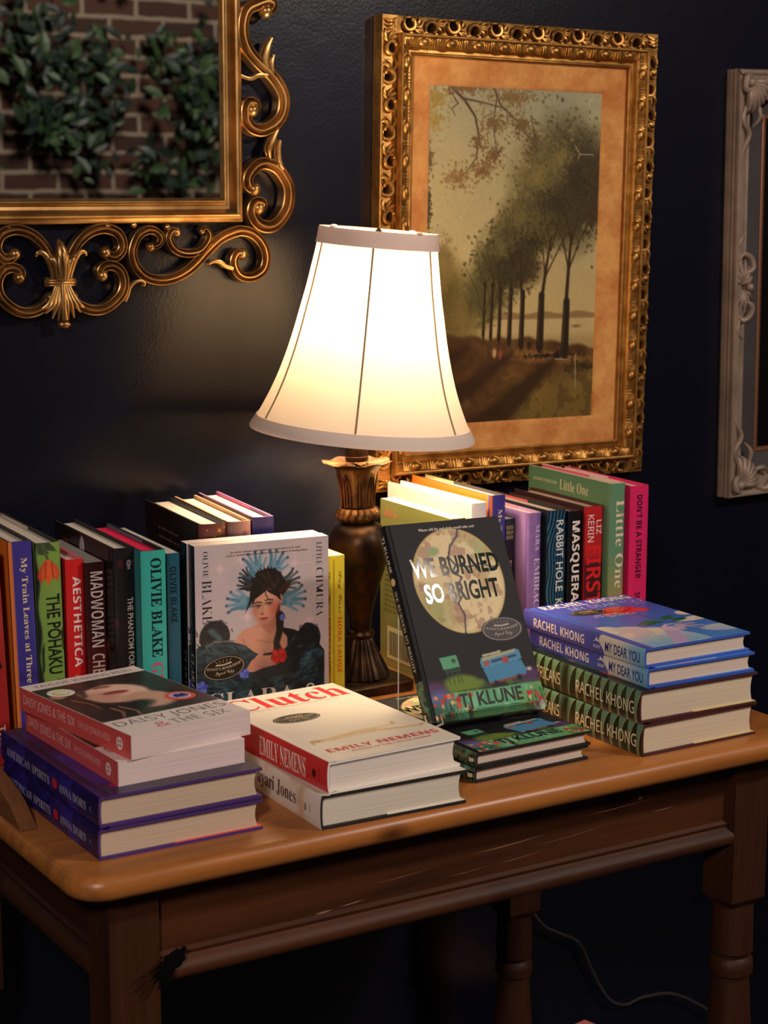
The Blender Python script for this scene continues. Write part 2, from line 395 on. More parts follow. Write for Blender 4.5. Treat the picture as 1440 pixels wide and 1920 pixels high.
# worn pale scratches on the front rail, part of the rail's own surface marks
mb = MB(); sc = mat('scratch', (150, 112, 84), 0.7); rnd = random.Random(11)
def scratch(x, z, L, wd, sl):
    y = LY0+ins-.0003; k = 6; V = []
    for i in range(k+1):
        t = i/k; ww = wd*math.sin(PI*min(max(t, .02), .98))*rnd.uniform(.5, 1); V += [(x+L*t, y, z+sl*t*t-ww), (x+L*t, y, z+sl*t*t+ww)]
    mb.add(V, [(2*i, 2*i+2, 2*i+3, 2*i+1) for i in range(k)], sc)
for a in ((.37, -.072, .09, .0006, .004), (.40, -.088, .055, .0004, .003), (.50, -.058, .10, .0004, .003), (.445, -.078, .10, .0003, .006), (.60, -.07, .03, .0005, .001), (.19, -.097, .02, .0010, .001), (.215, -.095, .03, .0007, .002), (.30, -.099, .016, .0008, .0),
          (.34, -.09, .05, .0003, .002), (.58, -.052, .006, .0028, .001), (.25, -.08, .07, .0003, .003)): scratch(*a)
o = mb.build('scratch_marks', None, smooth=None); o.parent = apr; o.matrix_parent_inverse = apr.matrix_world.inverted(); o['label'] = 'pale scuffs and scratches'
# frayed black tape at the left end of the front rail's moulding
mb = MB(); bk = mat('black_tape', (5, 5, 5), 0.95, spec=.1)
for k in range(16):
    a = rnd.uniform(-.5, .9); L = rnd.uniform(.010, .022); x0 = LX0+LW+.012-rnd.uniform(0, .012); z0 = -.100-rnd.uniform(-.004, .007); y0 = LY0-.006
    tube(mb, crom([(x0+.012, y0+.002, z0+.004), (x0, y0-.003, z0), (x0-L*.6*math.cos(a), y0-.006, z0-L*.6*math.sin(a)-.004), (x0-L*math.cos(a), y0-.006, z0-L*math.sin(a)-.008)], 4), [.0022, .0018, .0006], bk, 5)
mb.ball((LX0+LW+.012, LY0-.002, -.104), .009, bk, 8, 6, (1.2, .7, .8))
o = tpart(mb, 'tape_tuft'); o['label'] = 'frayed black tape on the moulding'

# wooden side of a small book rack at the table's left edge
mb = MB(); wr = wood('rack_wood', (150, 98, 56), (110, 66, 36), 1.2, 0.5, 'y')
out = crom([(-.213, 0), (-.2085, .0040), (-.197, .0115), (-.183, .0195), (-.156, .0275), (-.121, .0333), (-.06, .036), (.0, .036), (.09, .036)], 5)
V = []; n = len(out)
for x in (-.0605, -.0445): V += [(x, y, max(z, .0005)) for y, z in out]+[(x, .09, .0005)]
k = n+1
mb.add(V, [tuple(range(k))[::-1], tuple(range(k, 2*k))]+[(i, (i+1) % k, k+(i+1) % k, k+i) for i in range(k)], wr)
tag(mb.build('book_rack_side', smooth=40), 'curved wooden side board at the left end of the table beside the indigo books', 'book rack')

# lamp cord hanging on the wall under the table, and a pink box corner below
mb = MB(); cw = mat('cord_plastic', (58, 54, 52), 0.3)
tube(mb, crom([(.80, .205, -.36), (.8443, .207, -.4289), (.875, .207, -.452), (.9135, .207, -.4757), (.935, .207, -.515), (.9538, .207, -.5494), (.975, .207, -.578), (1.0038, .207, -.5915), (1.0437, .207, -.588), (1.12, .207, -.61), (1.3, .207, -.74)], 6), .0022, cw, 8)
tag(mb.build('power_cord'), 'thin pale power cord trailing along the navy wall under the table', 'cord')
mb = MB(); pk = mat('pink_card', (226, 128, 116), 0.6)
mb.box((-.09, -.15, 0), (0, 0, .185), pk); mb.box((-.093, -.153, .160), (.003, .003, .20), pk)
o = mb.build('storage_box', smooth=None, bevel=.002)
o.matrix_world = Matrix.Translation((.866, .128, FZ)) @ Matrix.Rotation(.20, 4, 'Z')
tag(o, 'pink box on the floor under the table, its corner just in frame', 'box')

# ------------------------------------------------------------------ table lamp
LXY = (0.463, 0.052)
vd = Vector((math.sin(_y), math.cos(_y), 0)); sd = Vector((math.cos(_y), -math.sin(_y), 0))
lamp = empty('table_lamp', 'lit table lamp with cream bell shade and dark bronze urn base', 'lamp', Matrix.Translation((*LXY, 0)))
def bronze(name, rgb, hi, rough):
    m = bpy.data.materials.new(name); m.use_nodes = True; nt = m.node_tree; b = nt.nodes['Principled BSDF']
    tc = nt.nodes.new('ShaderNodeTexCoord'); n = nt.nodes.new('ShaderNodeTexNoise'); n.inputs['Scale'].default_value = 55; n.inputs['Detail'].default_value = 6
    nt.links.new(tc.outputs['Object'], n.inputs['Vector']); r = nt.nodes.new('ShaderNodeValToRGB')
    r.color_ramp.elements[0].position = .4; r.color_ramp.elements[1].position = .72
    r.color_ramp.elements[0].color = (*lin(rgb), 1); r.color_ramp.elements[1].color = (*lin(hi), 1)
    nt.links.new(n.outputs['Fac'], r.inputs['Fac']); nt.links.new(r.outputs['Color'], b.inputs['Base Color'])
    b.inputs['Metallic'].default_value = .85; b.inputs['Roughness'].default_value = rough
    bp = nt.nodes.new('ShaderNodeBump'); bp.inputs['Strength'].default_value = .2; bp.inputs['Distance'].default_value = .001
    nt.links.new(n.outputs['Fac'], bp.inputs['Height']); nt.links.new(bp.outputs['Normal'], b.inputs['Normal'])
    return m
BRZ = bronze('dark_bronze', (32, 21, 14), (66, 43, 24), .38); BRG = bronze('gilded_bronze', (84, 56, 30), (138, 98, 54), .42)
TILT = Matrix.Translation((*LXY, 0)) @ Matrix.Rotation(math.radians(-1.3), 4, vd)   # the body leans a touch to the left
def lpart(mb, name, mw=None, **k):
    o = mb.build(name, None, **k); o.parent = lamp; o.matrix_parent_inverse = lamp.matrix_world.inverted()
    o.matrix_world = mw if mw is not None else TILT; return o
mb = MB(); R = rrect(-.047, .047, -.047, .047, .012, 5)
rr = [(0, .001), (0, .010), (.003, .0125), (.010, .013)]; N = len(R); V = []
for i_, z in rr: V += [(x*(1-i_/.047), y*(1-i_/.047), z) for x, y in R]
mb.add(V, [(k*N+j, k*N+(j+1) % N, (k+1)*N+(j+1) % N, (k+1)*N+j) for k in range(3) for j in range(N)]+[tuple(range(N))[::-1], tuple(3*N+j for j in range(N))], BRZ)
lpart(mb, 'plinth')
flute = lambda t, k, r, z: (r*(1+.055*(1 if k < 9 else 0)*math.cos(18*t)), z)
mb = MB(); mb.lathe([(.028, .012), (.0315, .014), (.0300, .020), (.0262, .028), (.0215, .038), (.0180, .047), (.0155, .054), (.0140, .058), (.0128, .060)], BRZ, 108, mod=flute)
mb.lathe([(.0120, .059), (.0152, .061), (.0165, .0645), (.0152, .068), (.0120, .070)], BRZ, 40)
lpart(mb, 'foot')
mb = MB(); mb.lathe([(.0118, .069), (.0122, .075), (.0140, .088), (.0180, .105), (.0240, .124), (.0300, .142), (.0338, .156), (.0352, .166), (.0348, .176), (.0318, .186), (.0262, .193), (.0205, .1965), (.0178, .198)], BRZ, 48)
lpart(mb, 'urn_body')
bead = lambda t, k, r, z: (r+(.0026*abs(math.cos(8*t)) if 0 < k < 6 else 0), z)
mb = MB(); mb.lathe([(.0170, .197), (.0200, .199), (.0232, .203), (.0240, .207), (.0228, .211), (.0198, .2145), (.0175, .2155)], BRG, 96, mod=bead)
lpart(mb, 'bead_collar')
def cupm(t, k, r, z):
    f = max(0, (k-6))/4.0; lobe = .5+.5*math.cos(8*t)
    return (r*(1+.09*f*lobe+.018*math.cos(8*t)*(k < 7)), z-.0022*f*f*(1-lobe)-.0012*f)
mb = MB(); mb.lathe([(.0172, .2150), (.0182, .2165), (.0180, .222), (.0190, .232), (.0205, .243), (.0222, .252), (.0245, .259), (.0285, .264), (.0340, .2675), (.0385, .2690), (.0382, .2702), (.0320, .2698), (.0220, .2690), (.012, .2685)], BRG, 96, mod=cupm)
# raised acanthus leaves round the cup
for j in range(8):
    t0 = 2*PI*(j+.5)/8
    for dt, hgt in ((0, 1), (-.16, .75), (.16, .75)):
        P = [((r_+.0006)*math.cos(t0+dt*q), (r_+.0006)*math.sin(t0+dt*q), z_) for r_, z_, q in ((.0185, .217, 1.2), (.0190, .228, 1.3), (.0203, .240, 1.1), (.0222, .250*1, .6), (.0236, .255, .15))]
        tube(mb, crom(P[:3+int(2*hgt)], 4), [.0016, .0015, .0006], BRG, 6)
lpart(mb, 'leaf_cup')
mb = MB(); mb.lathe([(.0132, .2685), (.0136, .274), (.0132, .2745), (.0130, .300), (.0130, .330), (.0142, .331), (.0142, .345), (.004, .346)], BRZ, 32); lpart(mb, 'socket')
mb = MB(); P = crom([(.013, -.006, .318), (.019, -.012, .316), (.022, -.014, .309), (.0215, -.014, .300), (.0215, -.014, .292)], 4)
tube(mb, [tuple(sd*a+vd*b+Vector((0, 0, c))) for a, b, c in P], .0011, mat('black_switch', (16, 14, 13), .4), 6); lpart(mb, 'switch_key')

# shade: bell of thin cloth, seams, bands
SH = Matrix.Translation(Vector((*LXY, .3035))+sd*0.0005) @ Matrix.Rotation(math.radians(4.6), 4, vd)
SPROF = [(.1285, 0), (.1215, .012), (.1130, .030), (.1060, .047), (.1000, .064), (.0935, .086), (.0875, .110), (.0820, .136), (.0770, .160), (.0728, .184), (.0692, .206), (.0668, .226)]
def cloth(name, dif, trn, fac):
    m = bpy.data.materials.new(name); m.use_nodes = True; nt = m.node_tree; nt.nodes.remove(nt.nodes['Principled BSDF'])
    d = nt.nodes.new('ShaderNodeBsdfDiffuse'); t = nt.nodes.new('ShaderNodeBsdfTranslucent'); mx = nt.nodes.new('ShaderNodeMixShader')
    tc = nt.nodes.new('ShaderNodeTexCoord'); mp = nt.nodes.new('ShaderNodeMapping'); mp.inputs['Scale'].default_value = (160, 160, 14)
    n = nt.nodes.new('ShaderNodeTexNoise'); n.inputs['Scale'].default_value = 2.0; n.inputs['Detail'].default_value = 3
    nt.links.new(tc.outputs['Object'], mp.inputs['Vector']); nt.links.new(mp.outputs['Vector'], n.inputs['Vector'])
    r = nt.nodes.new('ShaderNodeValToRGB'); r.color_ramp.elements[0].position = .3; r.color_ramp.elements[1].position = .7
    c = lin(trn); r.color_ramp.elements[0].color = (*(c*.93), 1); r.color_ramp.elements[1].color = (*c, 1)
    nt.links.new(n.outputs['Fac'], r.inputs['Fac']); nt.links.new(r.outputs['Color'], t.inputs['Color'])
    d.inputs['Color'].default_value = (*lin(dif), 1); mx.inputs['Fac'].default_value = fac
    nt.links.new(d.outputs[0], mx.inputs[1]); nt.links.new(t.outputs[0], mx.inputs[2]); nt.links.new(mx.outputs[0], nt.nodes['Material Output'].inputs['Surface'])
    return m
CL = cloth('shade_cloth', (232, 220, 204), (214, 194, 166), .21)
BAND = cloth('shade_binding', (240, 226, 210), (220, 160, 112), .14)
SEAM = mat('shade_seam', (156, 134, 108), .8)
sp = crom(SPROF, 5)
mb = MB(); mb.lathe([(a, b) for a, b in sp], CL, 96, cap=False); shade = lpart(mb, 'lamp_shade', SH)
def shade_part(mb, name):
    o = mb.build(name, None); o.parent = shade; return o
mb = MB(); mb.lathe([(.1220, .0105), (.1232, .0115), (.1262, .006), (.1298, -.0005), (.1298, -.003), (.1282, -.003), (.1280, .0), (.1225, .009)], BAND, 96, cap=False); shade_part(mb, 'bottom_band')
mb = MB(); mb.lathe([(.0692, .2105), (.0702, .2105), (.0688, .219), (.0680, .2275), (.0672, .2290), (.0660, .2275), (.0672, .215), (.0692, .2105)], BAND, 96, cap=False)
for t in (.4, 1.9, 3.3, 4.9, 5.6): mb.ball((.0672*math.cos(t), .0672*math.sin(t), .2292), .0022, BAND, 8, 5, (1.8, 1.8, .7))
shade_part(mb, 'top_band')
# six seams over the ribs; one faces the viewer
a0 = math.atan2(-vd.y, -vd.x)-0.06
for k in range(6):
    mb = MB(); a = a0+k*PI/3+(.03 if k == 1 else 0)
    tube(mb, [((r_+.0004)*math.cos(a), (r_+.0004)*math.sin(a), z_) for r_, z_ in sp[5:-4]], .00125, SEAM, 6); shade_part(mb, 'seam')
mb = MB()
for k in range(3):
    a = a0+.3+k*2*PI/3; tube(mb, [(.066*math.cos(a), .066*math.sin(a), .222), (.03*math.cos(a), .03*math.sin(a), .2185), (.004*math.cos(a), .004*math.sin(a), .216)], .0011, mat('brass_wire', (150, 120, 70), .35, .9), 6)
mb.lathe([(.006, .2145), (.006, .218), (.003, .221), (.0045, .227), (.001, .231)], BRG, 20); shade_part(mb, 'spider')
pl = bpy.data.lights.new('bulb_light', 'POINT'); pl.energy = 8.5; pl.color = (1.0, .79, .54); pl.shadow_soft_size = .028
po = bpy.data.objects.new('bulb_light', pl); COL.objects.link(po); po.location = SH @ Vector((0, 0, .138))

# ------------------------------------------------------------------ books
# a book's own axes: x through the thickness (back cover 0, front cover t), y from the spine (0) to the fore edge (w), z from the foot (0) to the head (h)
def page_mat(rgb):
    key = ('pages', rgb)
    if key in MATS: return MATS[key]
    m = bpy.data.materials.new('page_edges'); m.use_nodes = True; nt = m.node_tree; b = nt.nodes['Principled BSDF']
    tc = nt.nodes.new('ShaderNodeTexCoord'); mp = nt.nodes.new('ShaderNodeMapping'); mp.inputs['Scale'].default_value = (1500, 6, 6)
    n = nt.nodes.new('ShaderNodeTexNoise'); n.inputs['Scale'].default_value = 1.0; n.inputs['Detail'].default_value = 2
    nt.links.new(tc.outputs['Object'], mp.inputs['Vector']); nt.links.new(mp.outputs['Vector'], n.inputs['Vector'])
    r = nt.nodes.new('ShaderNodeValToRGB'); c = lin(rgb); r.color_ramp.elements[0].position = .3; r.color_ramp.elements[1].position = .65
    r.color_ramp.elements[0].color = (*(c*.80), 1); r.color_ramp.elements[1].color = (*c, 1)
    nt.links.new(n.outputs['Fac'], r.inputs['Fac']); nt.links.new(r.outputs['Color'], b.inputs['Base Color'])
    b.inputs['Roughness'].default_value = .75; b.inputs['Specular IOR Level'].default_value = .2
    MATS[key] = m; return m
ART = None
def jacket(rgb, rough=.36, spec=.5): return mat('printed_cover', rgb, rough, spec=spec)
def art_mat(rough=.34, spec=.5): return mat('printed_picture', (200, 200, 200), rough, spec=spec, vcol=True)

class Book:
    def __init__(s, label, w, h, t, front, back, spine, hard=True, case=None, pages=(236, 226, 208), flap=None, flap2=None, rnd=.0022, group=None, rough=.36, flap_at=.45, spec=.5):
        s.w, s.h, s.t, s.hard = w, h, t, hard
        s.root = empty('book', label, 'book', None, group)
        s.b = .0026 if hard else .00045; s.r = rnd if hard else .0002
        s.mb = MB(); s.rough = rough; s.spec = spec
        jf, jb, js = jacket(front, rough, spec), jacket(back, rough, spec), jacket(spine, rough, spec); cs = jacket(case or front, .6)
        n = 10 if hard else 3
        out = [(0, w, jb)]
        if hard: out += [(0, .0095, jb), (.0010, .0065, jb), (.0004, .0035, js)]
        arc = [(t*i/n, s.arc(t*i/n), js) for i in range(n+1)]
        out += arc
        if hard: out += [(t-.0004, .0035, js), (t-.0010, .0065, jf), (t, .0095, jf), (t, w, jf)]
        else: out += [(t, w, jf)]
        b = s.b; inn = []
        for x, y, _ in out: inn.append((min(max(x, b), t-b), y+(b*.8 if y < w*.5 else 0)))
        N = len(out)
        V = [(x, y, 0) for x, y, _ in out]+[(x, y, h) for x, y, _ in out]+[(x, y, 0) for x, y in inn]+[(x, y, h) for x, y in inn]
        groups = {}
        for i in range(N-1):
            m = out[i+1][2] if i >= N//2 else out[i][2]
            groups.setdefault(m, []).append((i, i+1, N+i+1, N+i))
            groups.setdefault(cs, []).extend([(2*N+i+1, 2*N+i, 3*N+i, 3*N+i+1), (i, 2*N+i, 2*N+i+1, i+1), (N+i+1, 3*N+i+1, 3*N+i, N+i)])
        groups.setdefault(cs, []).extend([(0, N, 3*N, 2*N), (N-1, 2*N+N-1, 3*N+N-1, 2*N-1)])
        first = True
        for m, F in groups.items():
            if first: s.mb.add(V, F, m); first = False
            else:
                k = s.mb.slot(m); s.mb.f.extend(F); s.mb.mi.extend([k]*len(F))
        # page block
        pm = page_mat(pages); P = MB(); ov = .0034 if hard else .0002; q = 8
        x0, x1 = b+.0002, t-b-.0002; z0, z1 = ov, h-ov
        fe = w-(.0040 if hard else .0003)
        fr = [(x0+(x1-x0)*i/q, fe-(.0025*math.sin(PI*i/q) if hard else 0)) for i in range(q+1)]
        bk = [(x0+(x1-x0)*i/q, s.arc(x0+(x1-x0)*i/q)+b*.9+.0004) for i in range(q+1)]
        V = [(x, y, z) for z in (z0, z1) for x, y in bk]+[(x, y, z) for z in (z0, z1) for x, y in fr]; M = q+1
        F = []
        for i in range(q):
            F += [(i, i+1, M+i+1, M+i), (2*M+i+1, 2*M+i, 3*M+i, 3*M+i+1), (M+i, M+i+1, 3*M+i+1, 3*M+i), (i+1, i, 2*M+i, 2*M+i+1)]
        F += [(0, M, 3*M, 2*M), (M-1, 2*M+M-1, 4*M-1, 2*M-1)]
        P.add(V, F, pm); s.pages = P.build('page_block', s.root, smooth=30)
        if hard and flap:
            f = MB(); f.box((t-b-.0006, w*flap_at, .0012), (t-b, w-.0008, h-.0006), jacket(flap, .4)); f.build('jacket_flap', s.root, smooth=None)['label'] = 'coloured flap tucked inside the front cover'
        if hard and flap2:
            f = MB(); f.box((b, w*flap_at, .0012), (b+.0006, w-.0008, h-.0006), jacket(flap2, .4)); f.build('jacket_flap', s.root, smooth=None)['label'] = 'coloured flap tucked inside the back cover'
    def arc(s, x):
        u = 2*x/s.t-1; return -s.r*math.sqrt(max(0, 1-u*u*.96)) if s.hard else 0.0
    # placing printed things
    def front_pt(s, u, v, e=.0004): return (s.t+e, u, v)
    def back_pt(s, u, v, e=.0004): return (-e, s.w-u, v)
    def spine_pt(s, a, c, e=.0003): return (c, s.arc(min(max(c, 0), s.t))-e, s.h-a)
    def front_art(s, A, y0=.0095, e=.00015):
        c = A.lin(); P = np.zeros((A.nx, A.ny, 3)); P[..., 0] = s.t+e; P[..., 1] = y0+(s.w-y0)*A.X; P[..., 2] = s.h*(1-A.Y)
        s.mb.grid(P, art_mat(s.rough, s.spec), c)
    def back_art(s, A, y0=.0095, e=.00015):
        c = A.lin(); P = np.zeros((A.nx, A.ny, 3)); P[..., 0] = -e; P[..., 1] = s.w-(s.w-y0)*A.X; P[..., 2] = s.h*(1-A.Y)
        s.mb.grid(P, art_mat(s.rough, s.spec), c)
    def spine_art(s, A, e=.00012):
        """A: x across the spine from the back-cover side, y down from the head"""
        c = A.lin(); P = np.zeros((A.nx, A.ny, 3)); P[..., 0] = s.t*A.X; P[..., 2] = s.h*(1-A.Y)
        u = 2*A.X-1; P[..., 1] = (-s.r*np.sqrt(np.maximum(0, 1-u*u*.96)) if s.hard else 0)-e
        s.mb.grid(P, art_mat(s.rough, s.spec), c)
    def text(s, face, st, a0, a1, b0, b1, rgb, k='plain', off=0.0, shear=0.0, down=False, slope=0.0, gloss=.45):
        """fits lettering in a box. front: a = along the width, b = up from the foot (down=True turns it to read downwards: a from the head, b across).
        spine: a = down from the head, b = across from the back-cover side"""
        V, F = text_mesh(st, k, off, shear, cuts=10 if face == 'spine' and s.hard else 0)
        if not len(V): return
        fn = {'front': s.front_pt, 'spine': s.spine_pt, 'back': s.back_pt}[face]; out = []
        for x, y in V:
            a = a0+(a1-a0)*x; b = b0+(b1-b0)*y+slope*(x-.5)
            if face == 'spine': out.append(fn(a, b))
            elif down: out.append(fn(b, s.h-a))
            else: out.append(fn(a, b))
        s.mb.add(out, F, ink(rgb, gloss))
    def words(s, face, a0, a1, b0, b1, rgb, seed=1):
        """a line of print too small to read: word-long strokes"""
        r = random.Random(seed); a = a0; h = b1-b0
        while a < a1-h:
            e_ = min(a+h*r.uniform(1.4, 5), a1); s.shape(face, [(a, b0+h*.15), (e_, b0+h*.15), (e_, b0+h*.7), (a, b0+h*.7)], rgb); a = e_+h*.7
    def shape(s, face, pts, rgb, e=.0003):
        fn = {'front': s.front_pt, 'spine': s.spine_pt, 'back': s.back_pt}[face]
        s.mb.add([fn(a, b, e) for a, b in pts], [tuple(range(len(pts)))], ink(rgb))
    def oval(s, face, ca, cb, ra, rb, rgb, e=.0003, n=28):
        s.shape(face, [(ca+ra*math.cos(2*PI*i/n), cb+rb*math.sin(2*PI*i/n)) for i in range(n)], rgb, e)
    def sticker(s, cu, cv, ru, rv, rot=0.0, pale=(214, 196, 150), base=(30, 26, 25), name='oval_sticker', label='dark oval shop sticker'):
        m = MB(); n = 40; e = .0004; c_, s_ = math.cos(rot), math.sin(rot)
        def pt(a, b, e): return s.front_pt(cu+a*c_-b*s_, cv+a*s_+b*c_, e)
        def ring(r0, r1, col, ez):
            V = [pt(ru*r*math.cos(2*PI*i/n), rv*r*math.sin(2*PI*i/n), ez) for r in (r0, r1) for i in range(n)]
            m.add(V, [(i, (i+1) % n, n+(i+1) % n, n+i) for i in range(n)], ink(col))
        m.add([pt(ru*math.cos(2*PI*i/n), rv*math.sin(2*PI*i/n), e) for i in range(n)], [tuple(range(n))], ink(base, .45)); ring(.90, .93, pale, e+.0002)
        def tx(st, a0, a1, b0, b1, k, bend=0):
            V, F = text_mesh(st, k)
            m.add([pt(a0+(a1-a0)*x, b0+(b1-b0)*y-bend*(2*x-1)**2, e+.0003) for x, y in V], F, ink(pale))
        tx("SUNNY'S BOOKSHOP", -ru*.80, ru*.80, -rv*.10, rv*.12, 'serif', -rv*.22); tx('Signed Copy', -ru*.44, ru*.44, -rv*.62, -rv*.20, 'script')
        # small open book with rays
        for q in (-1, 1):
            m.add([pt(0, rv*.22, e+.0003), pt(q*ru*.40, rv*.30, e+.0003), pt(q*ru*.34, rv*.42, e+.0003), pt(0, rv*.34, e+.0003)], [(0, 1, 2, 3)], ink(pale))
        for q in (-.26, -.13, 0, .13, .26):
            m.add([pt(ru*q-.0002, rv*.46, e+.0003), pt(ru*q+.0002, rv*.46, e+.0003), pt(ru*q*1.5+.0002, rv*.72, e+.0003), pt(ru*q*1.5-.0002, rv*.72, e+.0003)], [(0, 1, 2, 3)], ink(pale))
        m.build(name, s.root, smooth=None)['label'] = label
    def done(s): s.cover = s.mb.build('cover', s.root, smooth=32); return s
    def stand(s, x, y, ang=0.0, z=0.0, lean=0.0):
        """spine to the viewer; ang in degrees turns the fore edge to the right; lean tips the head to the left"""
        s.root.matrix_world = Matrix.Translation((x, y, z)) @ Matrix.Rotation(math.radians(-ang), 4, 'Z') @ Matrix.Rotation(math.radians(-lean), 4, 'Y'); return s
    def lie(s, x, y, z, ang):
        a = math.radians(ang); X, Y, Z = Vector((0, 0, 1)), Vector((math.cos(a), math.sin(a), 0)), Vector((-math.sin(a), math.cos(a), 0))
        s.root.matrix_world = Matrix.Translation((x, y, z)) @ Matrix((X, Y, Z)).transposed().to_4x4(); return s
    def face(s, P, ex, up_):
        n = Vector(ex).cross(Vector(up_)); X = n; Y = Vector(ex); Z = Vector(up_)
        s.root.matrix_world = Matrix.Translation(Vector(P)-n*s.t) @ Matrix((X, Y, Z)).transposed().to_4x4(); return s

def relabel_copy(b, label, **k):
    """copy a finished book with its parts"""
    r = b.root.copy(); COL.objects.link(r); r['label'] = label
    for c in b.root.children:
        if k.get('skip') and c.name.startswith(k['skip']): continue
        d = c.copy(); COL.objects.link(d); d.parent = r
    n = object.__new__(Book); n.__dict__.update(b.__dict__); n.root = r; return n

CREAM = (240, 230, 212)
# ---- left stack: two indigo hardbacks under two pink-spined paperbacks
def indigo(label):
    b = Book(label, .160, .236, .0284, (42, 30, 74), (40, 28, 70), (44, 32, 104), case=(74, 44, 112), pages=(212, 188, 160), flap2=(236, 92, 78), group='indigo hardbacks in the left stack')
    A = Art(60, 90, 1.5, (40, 30, 70)); n = A.noise(3, 5); A.put(sstep(.5, .7, n), (60, 46, 150)); A.put(sstep(.55, .75, A.noise(4, 9)), (26, 20, 40))
    A.put(A.ell(.12, .72, .22, .16, .4, .2), (78, 44, 140)); A.put(A.ell(.1, .50, .2, .12, .2, .2), (58, 52, 160)); A.put(A.ell(.5, .95, .5, .1, 0, .2), (46, 36, 52))
    A.put(A.stroke([(.08, .88), (.10, .905), (.15, .91), (.19, .895)], .012), (206, 40, 110))
    b.front_art(A)
    S = Art(14, 160, b.h/b.t, (34, 26, 84)); n = S.noise(2, 4); S.put(sstep(.45, .7, n), (48, 40, 140)); S.put(sstep(.93, 1.0, S.Y), (44, 26, 60)); b.spine_art(S)
    b.text('spine', 'AMERICAN SPIRITS', .016, .1245, .0090, .0172, (180, 174, 192), 'serif')
    b.oval('spine', .1375, .0140, .0062, .0050, (200, 42, 62))
    b.text('spine', 'ANNA DORN', .1475, .2095, .0090, .0172, (180, 174, 192), 'serif')
    for q in (-1, 1): b.shape('spine', [(.2170, .0135+q*.0005), (.2215, .0135+q*.0026), (.2215, .0135+q*.0018), (.2175, .0135)], (150, 146, 176))
    return b.done()
b = indigo('indigo hardback lying at the bottom of the left stack, flat on the wood'); b.lie(-.0274, -.3196, 0, -.3)
c = relabel_copy(b, 'indigo hardback with red dot on its spine, second from bottom in the left stack', skip='jacket_flap'); c.lie(-.0255, -.3175, .0287, .4)

